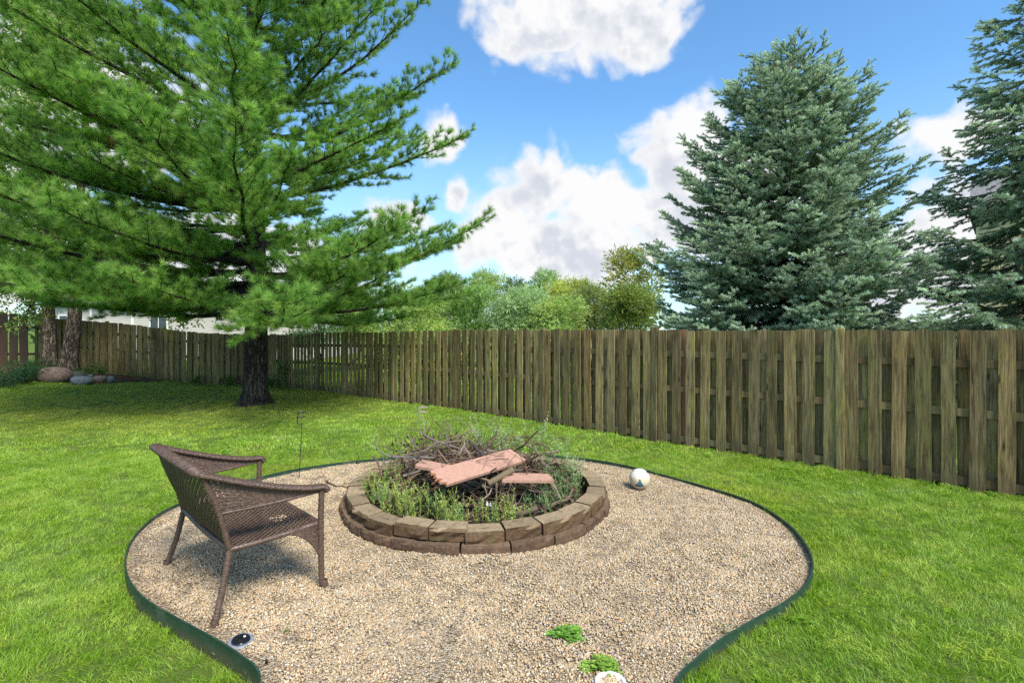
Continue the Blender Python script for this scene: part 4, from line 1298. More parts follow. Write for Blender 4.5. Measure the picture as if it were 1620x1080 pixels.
# ------------------------------------------------------------------ trees
def mat_bark(name, lo, hi, sc_=(9, 9, 2.2), bs=1.0):
    m, t = mat_new(name)
    c = wpos(t)
    st = t.vec('MULTIPLY', c, sc_)
    n = t.noise(st, 1.6, 6, .65, .6)
    rg = t.noise(t.vec('MULTIPLY', st, (1.0, 1.0, .55)), 2.4, 5, .6, 1.2)
    crack = t.step(t.math('ABSOLUTE', t.math('SUBTRACT', rg, .5)), .0, .085)
    col = t.mix(crack, tuple(x*.35 for x in lo), t.ramp(n, [(.3, lo), (.7, hi)]))
    h = t.math('ADD', crack, t.math('MULTIPLY', n, .7))
    finish(t, principled(t, col, .9, bump(t, h, bs, .03), .2))
    return m
M_PINEBARK = mat_bark('pine_bark', (.045, .036, .028), (.125, .105, .085))
M_PALEBARK = mat_bark('furrowed_bark', (.115, .085, .058), (.30, .24, .175), (8, 8, 2.5))
M_SPRUCEBARK = mat_bark('spruce_bark', (.07, .05, .035), (.15, .11, .08), (12, 12, 6))
M_PINE = mat_leaf('pine_needles', .46, .45, .25, (1, 1, 1), .9)
M_SPRUCE = mat_leaf('spruce_needles', .30, .5, .20, (1, 1, 1), 1.1)
M_LEAF = mat_leaf('broad_leaves', .42, .5, .22, (1, 1, 1), .8)

def frames(D):
    ref = np.where(np.abs(D[:, 2:3]) < .9, np.array([[0, 0, 1.0]]), np.array([[1.0, 0, 0]]))
    U = unit(np.cross(ref, D)); return U, np.cross(D, U)
def needles(P, D, K, L, wd, th, back, g, droop=0.0, col=None, cvar=.2):
    """K thin needles round each shoot; returns verts, tris, colours"""
    N = len(P)
    U, W = frames(D)
    phi = g.uniform(0, 2*np.pi, (N, K)); tt = np.abs(g.normal(th, .17, (N, K)))
    a = g.uniform(0, 1, (N, K))*np.broadcast_to(np.asarray(back, float).reshape(-1, 1), (N, K))
    d = D[:, None]*np.cos(tt)[..., None]+(U[:, None]*np.cos(phi)[..., None]+W[:, None]*np.sin(phi)[..., None])*np.sin(tt)[..., None]
    d[..., 2] -= droop*g.uniform(.2, 1, (N, K))
    d = unit(d)
    b = P[:, None]-D[:, None]*a[..., None]
    tip = b+d*(L*g.uniform(.7, 1.15, (N, K)))[..., None]
    s = unit(np.cross(d, g.normal(0, 1, (N, K, 3))))*(wd/2)
    V = np.stack((b-s, b+s, tip), 2).reshape(-1, 3)
    T = np.arange(N*K*3).reshape(-1, 3)
    c = col[:, None]*(1+g.normal(0, cvar, (N, K)))[..., None]
    C = np.repeat(np.clip(c, .005, 1).reshape(-1, 3), 3, 0)
    return V, T, C

def shoot_template(K, L, wd, th, back, col, seed, stem=None, droop=0.0, cvar=.18):
    """one needled shoot along +X, its tip at the origin"""
    g = np.random.default_rng(seed)
    V, T, C = needles(np.zeros((1, 3)), np.array([[1.0, 0, 0]]), K, L, wd, th, back, g, droop, np.array([col]), cvar)
    mb = MB().add(V, T=T, col=C)
    if stem is not None:
        mb.tube(np.array([(-back, 0, 0), (-back*.4, 0, 0), (.004, 0, 0)]), np.array((.0035, .003, .002)), 3, stem, caps=False)
    return mb
def aim(D, g):
    return np.stack((g.uniform(0, 6.28, len(D)), -np.arcsin(np.clip(D[:, 2], -1, 1)), np.arctan2(D[:, 1], D[:, 0])), -1)

def build_pine():
    g = np.random.default_rng(51)
    bx, by = -6.33, 12.6
    bz = float(zg(bx, by))
    root = tag(empty('pine_tree', (bx, by, bz)), 'large long-needled pine with a dark trunk and sweeping branches over the lawn', 'tree')
    H = 13.2
    # trunk with root flare
    zs = np.r_[-.2, 0, .12, .35, .8, 1.6, 2.6, 4, 6, 8, 10, 11.6, 12.6, H]
    rs = np.r_[.50, .40, .325, .285, .265, .25, .235, .215, .18, .145, .10, .06, .03, .012]
    P = np.stack((.05*np.sin(zs*.5), .04*np.cos(zs*.4)-.04, zs), -1)
    fl = lambda i, a: 1+(.16*np.cos(a*5+1)+.08*np.cos(a*3))*(1.0 if i < 3 else .3 if i == 3 else .12)+.03*np.cos(a*9+i)
    MB().tube(P, rs, 20, twist=fl).build('trunk', M_PINEBARK, root, smooth=True)
    tz = lambda z: np.array((.05*math.sin(z*.5), .04*math.cos(z*.4)-.04, z))
    wood = MB(); TP, TD, TC = [], [], []
    prof = lambda z: np.interp(z, [1.8, 3.0, 5.0, 6.5, 8, 9.5, 11, 12.4, 13.2], [5.2, 6.0, 5.9, 5.5, 5.1, 4.6, 3.7, 2.0, .7])
    br = []
    # limbs that make the outline toward the neighbour's fence, from the lowest up (attach height, tip height, reach, azimuth)
    for z, tzp, L, az in [(2.35, 2.9, 5.0, -4), (2.5, 3.1, 4.6, -28), (2.9, 4.5, 5.7, 0), (3.2, 4.3, 5.1, 18), (3.6, 4.4, 4.7, -22),
                          (5.0, 6.7, 5.2, 2), (5.3, 6.4, 4.4, -24), (5.4, 7.2, 4.1, 25), (5.9, 8.3, 4.9, -2), (6.5, 8.4, 3.9, 24), (6.7, 8.9, 4.0, -26), (7.1, 10.1, 4.4, 3), (8.0, 10.9, 3.7, -22), (8.5, 11.4, 3.6, 12)]:
        br.append((z, R(az), L, tzp-z))
    # long boughs reaching left and toward the house, low to high
    for z_, az_, L_, rs_ in [(2.6, 172, 6.4, .1), (2.9, 200, 6.6, .2), (3.3, 186, 6.8, .5), (3.6, 215, 6.3, .5), (4.0, 165, 6.4, .7), (4.3, 198, 6.9, .8), (4.7, 228, 6.0, .9),
                             (5.1, 180, 6.6, 1.0), (5.5, 210, 6.6, 1.1), (6.3, 192, 5.6, 1.4), (6.8, 222, 5.4, 1.5), (3.8, 240, 5.6, .6), (5.3, 246, 5.4, 1.0), (3.0, 232, 5.4, .0), (3.5, 262, 4.8, .3), (4.6, 275, 4.8, .7)]:
        br.append((z_, R(az_), L_, rs_))
    z = 2.3
    k = 0
    while z < 12.4:
        n = 6 if z < 9 else 5
        for j in range(n):
            az = 2*math.pi*(j/n)+k*1.1+g.normal(0, .30)
            a = (math.degrees(az)+180) % 360-180
            if abs(a) < 33 and z < 9: continue
            L = prof(z)*g.uniform(.66, 1.08)
            if a < -60 and a > -120: L *= .9
            rise = L*g.uniform(-.06, .12) if z < 3.2 else L*g.uniform(.06, .40)+L*.05*max(0, z-4.5)
            if -150 < a < -30: rise *= .55
            br.append((z+g.normal(0, .12), az, L, rise))
        z += .50 if z < 6 else .6
        k += 1
    for z, az, L, rise in br:
        h = np.array((math.cos(az), math.sin(az), 0)); lat = np.array((-h[1], h[0], 0))
        n = 14
        s = np.linspace(0, 1, n)
        wig = np.cumsum(g.normal(0, .035, n))*L*.35
        ax = tz(z)+np.outer(s*L, h)+np.outer(wig*s, lat)+np.outer(rise*(.25*s+.75*s**1.7)-.05*L*np.sin(s*np.pi)*(z < 5), (0, 0, 1))
        r0 = .016+.0075*L
        wood.tube(ax, r0*(1-s)**.8+.004, 7, (.5, .5, .5))
        T = unit(np.gradient(ax, axis=0))
        nsec = int((L*.86)/.135)
        for q in range(nsec):
            sp = .13+.87*(q+g.uniform(.1, .9))/nsec
            i = min(int(sp*(n-1)), n-2); f = sp*(n-1)-i
            p = ax[i]*(1-f)+ax[i+1]*f; td = T[i]
            side = 1 if q % 2 else -1
            L2 = (.30*L*(1-sp)**.8*min(1, sp*2.6)+.26)*g.uniform(.65, 1.15)
            bare = .12 < sp < .30
            d = unit(td*.75+lat*side*g.uniform(.55, 1.0)+np.array((0, 0, g.uniform(-.28, .50))))
            n2 = 5
            S = [p]; dd = d.copy()
            for w in range(n2-1):
                dd = unit(dd+np.array((0, 0, .07))+g.normal(0, .07, 3)+td*.06); S.append(S[-1]+dd*L2/(n2-1))
            S = np.array(S)
            wood.tube(S, np.linspace(.009, .003, n2), 4, (.5, .5, .5), caps=False)
            m = max(2, int(L2/.088))
            for w in range(m):
                f2 = (.20 if not bare else .55)+(.80 if not bare else .45)*(w+g.uniform(.2, 1))/m
                f2 = min(f2, 1)
                i2 = min(int(f2*(n2-1)), n2-2); ff = f2*(n2-1)-i2
                pp = S[i2]*(1-ff)+S[i2+1]*ff
                d2 = unit(dd*.8+unit(np.cross(dd, (0, 0, 1)))*(1 if w % 2 else -1)*g.uniform(.2, 1.0)+np.array((0, 0, g.uniform(.0, .55))))
                l3 = g.uniform(.06, .20)
                TP.append(pp+d2*l3); TD.append(d2)
                br_ = g.uniform(.65, 1.3)
                TC.append(np.array((.125, .24, .05))*br_ if g.uniform() < .70 else np.array((.19, .30, .06))*br_)
            TP.append(S[-1]+dd*.03); TD.append(dd); TC.append(np.array((.15, .26, .07))*g.uniform(.8, 1.2))
        for q in range(int(L*.7/.055)):            # tufts along the bough itself
            sp = g.uniform(.30, 1.0); i = min(int(sp*(n-1)), n-2); f = sp*(n-1)-i
            d2 = unit(T[i]*.6+lat*g.normal(0, .6)+np.array((0, 0, g.normal(.1, .6))))
            TP.append(ax[i]*(1-f)+ax[i+1]*f+d2*g.uniform(.04, .16)); TD.append(d2); TC.append(np.array((.14, .26, .06))*g.uniform(.65, 1.3))
        TP.append(ax[-1]); TD.append(T[-1]); TC.append(np.array((.15, .26, .07)))
    TP, TD, TC = np.array(TP), np.array(TD), np.array(TC)
    wood.build('branches', M_PINEBARK, root, smooth=True)
    tm = [template('needle_tuft', shoot_template(90, .150, .0046, .70, .10, c, 500+k, (.12, .09, .05)), M_PINE)
          for k, c in enumerate([(.16, .31, .065), (.215, .385, .08), (.27, .45, .10), (.335, .51, .125), (.41, .57, .16)])]
    br_ = TC[:, 1]
    idx = np.clip(np.searchsorted([.20, .245, .29, .33], br_), 0, 4)
    s = g.uniform(.85, 1.15, len(TP))
    scatter('crown', TP, aim(TD, g), np.stack((s, s, s), -1), idx, tm, None, None, root)
    # a hanging cone
    def cone(p, sc_, nm='cone'):
        mb = MB(); q = []
        for k in range(70):
            f = k/70; a = k*2.4
            r = .02*math.sin(min(1, f*1.15+.12)*math.pi)**.7
            c = np.array((math.cos(a)*r, math.sin(a)*r, -f*.13))
            o = np.array((math.cos(a), math.sin(a), -.5)); s = np.array((-math.sin(a), math.cos(a), 0))
            mb.add([c-s*.009, c+s*.009, c+o*.013+s*.006, c+o*.013-s*.006], Q=[(0, 1, 2, 3)], col=(.2, .1, .06))
        o = mb.build(nm, M_TWIG, root, loc=tuple(p)); o.scale = (sc_,)*3
    cone(at(176, 215, 8.0)-np.array((bx, by, bz)), 1.25)
    return len(TP)
print('pine tufts', build_pine())

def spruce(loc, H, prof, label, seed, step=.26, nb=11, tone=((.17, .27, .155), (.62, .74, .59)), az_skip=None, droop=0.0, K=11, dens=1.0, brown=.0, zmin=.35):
    g = np.random.default_rng(seed)
    root = tag(empty('spruce_tree', loc), label, 'tree', 'blue spruces behind the fence')
    zs = np.linspace(-.1, H, 12)
    MB().tube(np.stack((.02*np.sin(zs), 0*zs, zs), -1), np.interp(zs, [0, H], [.17, .012]), 12).build('trunk', M_SPRUCEBARK, root, smooth=True)
    wood = MB(); SP, SD, SL, SC = [], [], [], []
    DP, DD, DC = [], [], []
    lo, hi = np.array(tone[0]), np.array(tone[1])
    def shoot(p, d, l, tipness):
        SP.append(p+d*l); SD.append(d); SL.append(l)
        k = np.clip(tipness**1.6+g.normal(0, .18), 0, 1)  # paler tips: new growth, with sunlit tips painted into the colour
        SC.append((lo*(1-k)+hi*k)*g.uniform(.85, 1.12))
    z = zmin; k = 0
    while z < H-.12:
        rad = np.interp(z, prof[0], prof[1])
        n = nb if rad > 1.2 else max(5, int(nb*.7))
        for j in range(n):
            az = 2*math.pi*j/n+k*.83+g.normal(0, .16)
            L = rad*(g.uniform(.62, 1.02) if g.uniform() < .7 else g.uniform(.95, 1.15))
            if L < .12: continue
            h = np.array((math.cos(az), math.sin(az), 0)); lat = np.array((-h[1], h[0], 0))
            up = np.interp(z/H, [0, .35, .7, .86, 1], [-.08, .0, .14, .36, .95])-droop*(z/H < .75)
            m = 10; s = np.linspace(0, 1, m)
            zz = L*((up+g.normal(0, .06))*s-.10*np.sin(s*np.pi)*(z/H < .8)+.13*s**3)
            ax = np.outer(s*L, h)+np.outer(np.cumsum(g.normal(0, .03, m))*L*.25*s, lat)+np.outer(z+g.normal(0, .06)+zz, (0, 0, 1))
            wood.tube(ax, (.006+.006*L)*(1-.85*s), 5, (.5, .5, .5), caps=False)
            T = unit(np.gradient(ax, axis=0))
            ns = max(3, int(L/.105*dens))
            for q in range(ns):
                sp = .10+.90*(q+g.uniform(.1, .9))/ns
                i = min(int(sp*(m-1)), m-2); f = sp*(m-1)-i
                p = ax[i]*(1-f)+ax[i+1]*f; td = T[i]
                side = 1 if q % 2 else -1
                L2 = (.52*L*(1-sp)*min(1, sp*2.0)+.22)*g.uniform(.6, 1.15)
                L2 = min(L2, .85)
                d = unit(td*.85+lat*side*g.uniform(.5, .95)+np.array((0, 0, g.uniform(-.25, .12)-droop*.9)))
                wood.tube(np.array([p, p+d*L2*.5+np.array((0, 0, -.01)), p+d*L2]), np.array((.006, .004, .002)), 3, (.5, .5, .5), caps=False)
                tip_out = sp
                ns3 = max(2, int(L2/.068*dens))
                dead = sp < .42 and g.uniform() < brown+.15
                for w in range(ns3):
                    f2 = (w+g.uniform(.3, 1))/ns3
                    pp = p+d*L2*f2
                    d3 = unit(d*.75+unit(np.cross(d, (0, 0, 1)))*(1 if w % 2 else -1)*g.uniform(.2, .9)+np.array((0, 0, g.uniform(-.35, .45)-droop*1.4)))
                    l3 = g.uniform(.09, .165)
                    if dead and sp < .38:
                        DP.append(pp+d3*l3); DD.append(d3); DC.append(np.array((.15, .085, .035))*g.uniform(.6, 1.3))
                    else:
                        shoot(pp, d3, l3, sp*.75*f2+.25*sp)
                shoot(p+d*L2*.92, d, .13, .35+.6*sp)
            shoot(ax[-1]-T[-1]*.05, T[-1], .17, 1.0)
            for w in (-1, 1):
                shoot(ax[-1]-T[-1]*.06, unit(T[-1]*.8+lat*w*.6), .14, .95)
        z += step*(1 if z < H*.7 else .8); k += 1
    for w in range(7):
        shoot(np.array((0, 0, H-.25+.03*w)), unit(np.array((g.normal(0, .35), g.normal(0, .35), 1))), .2, .9)
    SP, SD, SL, SC = map(np.array, (SP, SD, SL, SC))
    wood.build('branches', M_SPRUCEBARK, root, smooth=True)
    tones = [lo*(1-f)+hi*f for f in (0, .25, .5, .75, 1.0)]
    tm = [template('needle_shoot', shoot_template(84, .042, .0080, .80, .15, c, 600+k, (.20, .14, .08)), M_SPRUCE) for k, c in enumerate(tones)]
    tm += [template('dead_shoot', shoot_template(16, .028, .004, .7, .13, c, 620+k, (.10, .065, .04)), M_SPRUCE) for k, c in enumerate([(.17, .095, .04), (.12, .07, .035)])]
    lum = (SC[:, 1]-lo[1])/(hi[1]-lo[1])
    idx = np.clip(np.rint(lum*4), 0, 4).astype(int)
    PP, DDD, XX = SP, SD, SL/.13
    if len(DP):
        PP = np.vstack((PP, DP)); DDD = np.vstack((DDD, DD)); XX = np.r_[XX, np.ones(len(DP))]; idx = np.r_[idx, g.integers(5, 7, len(DP))]
    w_ = g.uniform(1.05, 1.5, len(PP))
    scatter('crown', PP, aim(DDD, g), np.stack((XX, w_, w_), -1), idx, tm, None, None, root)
    return root, len(SP)
D1 = 11.5
t1 = at(1240, 521, D1)
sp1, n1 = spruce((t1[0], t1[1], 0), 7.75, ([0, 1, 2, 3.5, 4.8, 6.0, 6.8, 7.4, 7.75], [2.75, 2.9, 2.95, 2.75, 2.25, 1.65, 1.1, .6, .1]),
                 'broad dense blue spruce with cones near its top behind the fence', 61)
# cones near the top
def spruce_cones():
    g = np.random.default_rng(5)
    cm = MB()
    for k in range(44):
        f = k/44; a = k*2.4; r = .016*math.sin(min(1, f*1.05+.1)*math.pi)**.6
        c = np.array((math.cos(a)*r, math.sin(a)*r, -f*.10)); o = np.array((math.cos(a), math.sin(a), -.6)); s = np.array((-math.sin(a), math.cos(a), 0))
        cm.add([c-s*.008, c+s*.008, c+o*.010+s*.005, c+o*.010-s*.005], Q=[(0, 1, 2, 3)], col=(.36, .20, .10))
    me = cm.data('cone', M_TWIG)
    o0 = np.array(sp1.location)
    for k in range(16):
        px = g.choice([1262, 1275, 1290, 1298, 1270, 1310, 1250, 1228])+g.normal(0, 4); py = g.uniform(95, 122)
        inst('cone', me, sp1, tuple(at(px, py, D1-.95-g.uniform(0, .25))-o0), (g.normal(0, .1), g.normal(0, .1), g.uniform(0, 6)), (1.1,)*3)
spruce_cones()
D2 = 9.6
t2 = at(1680, 521, D2)
sp2, n2 = spruce((t2[0], t2[1], 0), 9.0, ([0, 1, 2.2, 2.8, 3.6, 4.6, 5.4, 6.6, 7.8, 8.6, 9.0], [2.5, 2.7, 3.1, 3.2, 2.9, 2.1, 1.85, 1.5, 1.0, .35, .1]),
                 'sparser drooping blue spruce with brown dead inner twigs behind the fence end', 62, step=.38, nb=9, droop=.19, dens=1.0, brown=.5, K=11)
print('spruce shoots', n1, n2)

# ------------------------------------------------------------------ broad-leaved trees and shrubs
def leaf_cloud(C, D, L, W, g, col):
    """one folded leaf per point (two triangles)"""
    N = len(C)
    s = unit(np.cross(D, g.normal(0, 1, (N, 3)))); n = np.cross(D, s)
    L = L*g.uniform(.6, 1.2, (N, 1)); W = W*g.uniform(.7, 1.2, (N, 1))
    V = np.stack((C, C+D*L*.5+s*W/2+n*W*.12, C+D*L, C+D*L*.5-s*W/2+n*W*.12), 1).reshape(-1, 3)
    i = np.arange(N)[:, None]*4
    T = np.concatenate((i+np.array([[0, 1, 2]]), i+np.array([[0, 2, 3]])), 1).reshape(-1, 3)
    return V, T, np.repeat(np.clip(col, .004, 1), 4, 0)
def shrub(px, top, Y, w, cols, label, seed, name='shrub', cat='shrub', group=None, n=2600, L=.11, W=.026, droop=.35, spray=9, base_z=0.0, lobes=9):
    """upright shrub of arching sprays"""
    g = np.random.default_rng(seed)
    o = at(px, HOR, Y); ht = at(px, top, Y)[2]-base_z
    root = tag(empty(name, (o[0], o[1], base_z)), label, cat, group)
    wood = MB(); P, D, C = [], [], []
    lob = [(g.normal(0, .30), g.normal(0, .30), g.uniform(.35, .86), g.uniform(.22, .36)) for k in range(lobes)]+[(0, 0, .8, .22), (0, 0, .5, .4)]
    for k in range(10):
        a = g.uniform(0, 6.28); lx, ly, lz, lr = lob[k % len(lob)]
        S = spline([(g.normal(0, .1), g.normal(0, .1), 0), (lx*w*.4, ly*w*.4, ht*lz*.5), (lx*w, ly*w, ht*lz)], 8)
        wood.tube(S, np.linspace(.03, .008, 8), 5)
    cols = np.array(cols)
    for k in range(n):
        lx, ly, lz, lr = lob[g.integers(len(lob))]
        u = unit(g.normal(0, 1, 3)); u[2] = abs(u[2])*.9-.25*g.uniform()
        r = g.uniform(.55, 1.0)**.5
        c = np.array((lx*w+u[0]*lr*w*1.25*r, ly*w+u[1]*lr*w*1.25*r, min(ht*(lz+u[2]*lr*.62*r), ht*(1+g.normal(0, .02)))))
        d = unit(u+np.array((0, 0, .35))+g.normal(0, .35, 3))
        cc = cols[g.integers(len(cols))]*g.uniform(.8, 1.2)
        sl = g.uniform(.25, .5)
        for q in range(spray):
            f = q/spray
            p = c+d*sl*f+np.array((0, 0, -droop*sl*f*f))
            P.append(p); D.append(unit(d+g.normal(0, .55, 3)+np.array((0, 0, -droop)))); C.append(cc)
    P, D, C = map(np.array, (P, D, C))
    C = C*(1+g.normal(0, .14, (len(C), 1)))
    V, T, Cc = leaf_cloud(P, D, L, W, g, C)
    wood.build('stems', M_SPRUCEBARK, root)
    cr = MB().add(V, T=T, col=Cc).build('crown', M_LEAF, root); cr['kind'] = 'stuff'
    return root
WIL = [(0.383, 0.515, 0.147), (0.457, 0.574, 0.177), (0.324, 0.485, 0.177), (0.530, 0.604, 0.177)]
YEL = [(0.515, 0.545, 0.117), (0.589, 0.589, 0.147), (0.427, 0.500, 0.117)]
GRN = [(0.294, 0.457, 0.132), (0.368, 0.515, 0.162), (0.251, 0.412, 0.140)]
GRAYG = [(0.368, 0.500, 0.251), (0.442, 0.574, 0.294)]
def build_shrubs():
    gp = 'shrubs in a row beyond the fence'
    rows = [(505, 480, 21, 1.61, GRAYG, 'pale rounded shrub beyond the fence just right of the pine trunk', 700),
            (560, 461, 22, 1.49, WIL, 'light green shrub beyond the fence half hidden by the pine branches', 6),
            (640, 439, 23, 1.86, WIL, 'light willow-like shrub beyond the fence beside the drooping pine tips', 15),
            (712, 423, 24, 1.61, [(.19, .26, .08), (.24, .29, .09)], 'tall feathery willow shrub beyond the fence under the big cloud edge', 71),
            (762, 419, 25, 1.86, WIL, 'tallest feathery willow shrub in the row beyond the fence', 72),
            (742, 453, 19, 1.49, GRN, 'low dense green shrub in front of the tallest willow shrub', 73),
            (815, 430, 24, 1.49, [(.18, .25, .09), (.15, .23, .10)], 'feathery shrub with dark wispy top in the row beyond the fence', 74),
            (822, 461, 18.5, 1.61, GRAYG, 'silvery green weeping shrub close behind the fence', 75),
            (868, 428, 25, 1.61, GRN, 'bright leafy shrub beyond the fence below the cloud middle', 76),
            (905, 435, 23, 1.49, YEL, 'yellowish feathery shrub beyond the fence left of the young tree', 77),
            (940, 448, 20, 1.49, [(.26, .32, .10), (.30, .34, .12)], 'lime coloured soft shrub in front of the young tree', 78),
            (985, 453, 18, 1.24, [(.25, .33, .07), (.29, .35, .10)], 'lime shrub tucked against the broad spruce', 79),
            (880, 463, 18, 1.37, WIL, 'low light green shrub close behind the fence posts', 80),
            (672, 469, 19, 1.49, WIL, 'low pale shrub behind the fence below the pine tips', 81)]
    for px, top, Y, w, cols, lab, seed in rows:
        shrub(px, top, Y, w*1.05, cols, lab, seed, group=gp, n=1750, L=.13, W=.034, spray=8)
    # a younger tree with open yellow-green leaves
    shrub(1000, 381, 26, 1.75, [(.35, .36, .07), (.40, .38, .09), (.29, .33, .07)], 'open young tree with yellow-green leaves beside the broad spruce', 90, name='young_tree', cat='tree', n=1500, L=.13, W=.075, droop=.1, spray=7, lobes=14)
    # flowering plants seen through the fence
    for k, (px, Y) in enumerate([(600, 14.6), (640, 14.0), (680, 13.4), (722, 12.8)]):
        shrub(px, 540, Y, .45, [(.14, .22, .05), (.50, .38, .03), (.16, .24, .06)], ['yellow flowering bush behind the fence under the pine tips', 'yellow flowering bush behind the darkest stretch of fence', 'yellow flowering bush behind the fence near the third post', 'yellow flowering bush behind the fence beside the pale weeds'][k], 95+k, name='flowering_bush', cat='bush', group='yellow flowers behind the fence', n=200, L=.07, W=.04, spray=6)
build_shrubs()

def build_left_tree():
    g = np.random.default_rng(101)
    x0, y0 = -15.0, 17.0
    z0 = float(zg(x0, y0))-.05
    root = tag(empty('twin_trunk_tree', (x0, y0, z0)), 'leafy tree with two furrowed brown trunks beside the boulders', 'tree')
    o = np.array((x0, y0, z0))
    A = [at(80, 590, 17.3), at(79, 540, 17.3), at(76, 470, 17.2), at(72, 400, 17.0), at(60, 250, 16.8), at(40, 60, 16.5), at(30, -120, 16.4)]
    B = [at(108, 588, 17.0), at(113, 545, 17.0), at(119, 490, 17.0), at(120, 420, 17.0), at(128, 300, 17.0), at(140, 120, 17.0), at(150, -60, 17.0)]
    wood = []
    for Pp, r in ((A, .20), (B, .235)):
        S = spline(np.array(Pp)-o, 22)
        rr = np.r_[r*1.45, r*1.15, r, np.linspace(r*.97, .05, 19)]
        fl = lambda i, a: 1+(.10*np.cos(a*4+.6)+.05*np.cos(a*7+2))*(2.0 if i < 2 else 1)
        MB().tube(S, rr, 18, twist=fl).build('trunk', M_PALEBARK, root, smooth=True)
        wood.append(S)
    limbs = MB(); P, D, C = [], [], []
    cols = np.array([(.22, .33, .07), (.27, .37, .08), (.33, .36, .07), (.18, .29, .06), (.46, .38, .05)])
    def bough(p, d, L, r):
        S = wander(p, d, L, 9, .13, g, .02)
        limbs.tube(S, np.linspace(r, r*.25, 10), 6)
        for q in range(int(L/.10)):
            f = g.uniform(.2, 1); i = min(int(f*9), 8)
            pp = S[i]; dd = unit(g.normal(0, 1, 3)+np.array((0, 0, -.15)))
            W = wander(pp, dd, g.uniform(.5, 1.2), 5, .22, g, -.03)
            limbs.tube(W, np.linspace(.010, .003, 6), 3, caps=False)
            for e in range(60):
                w = W[g.integers(1, 6)]
                P.append(w+g.normal(0, .10, 3)); D.append(unit(g.normal(0, .8, 3)+np.array((0, 0, -.7))))
                C.append(cols[g.choice(5, p=[.32, .26, .18, .20, .04])]*g.uniform(.8, 1.2))
    for S in wood:
        for k in range(13):
            i = g.integers(9, 22)
            a = g.uniform(0, 6.28)
            bough(S[i], (math.cos(a), math.sin(a)*.7, g.uniform(.05, .6)), g.uniform(1.6, 3.6), .06)
    # low limb leaving the frame and boughs hanging over the back fence
    bough(at(86, 470, 17.2)-o, (-.8, -.1, .5), 2.6, .13)
    for px, py, Y, dx, dz in [(160, 430, 17.5, .8, -.15), (230, 455, 18.5, .8, -.12), (320, 460, 19.2, .6, -.2), (20, 430, 17, -.4, -.2), (300, 440, 20, .8, -.1), (380, 440, 20.5, .8, -.15), (10, 250, 16, -.5, .1), (60, 120, 15.6, -.5, .2), (30, 60, 15.5, .2, .2), (20, 160, 14.5, .3, .1), (60, 40, 14.5, .4, .1), (5, 320, 15, .3, 0), (90, 90, 15, .5, .2), (20, 10, 14.5, .4, .2), (150, 400, 16.0, .6, -.1), (200, 380, 15.5, .6, .0), (110, 360, 15.8, .5, .1)]:  # last three boughs added to cast shade on the back fence
        bough(at(px, py, Y)-o, (dx, .1, dz), 1.9, .03)
    V, T, Cc = leaf_cloud(np.array(P), np.array(D), .11, .075, g, np.array(C))
    limbs.build('branches', M_PALEBARK, root, smooth=True)
    cr = MB().add(V, T=T, col=Cc).build('crown', M_LEAF, root); cr['kind'] = 'stuff'
build_left_tree()

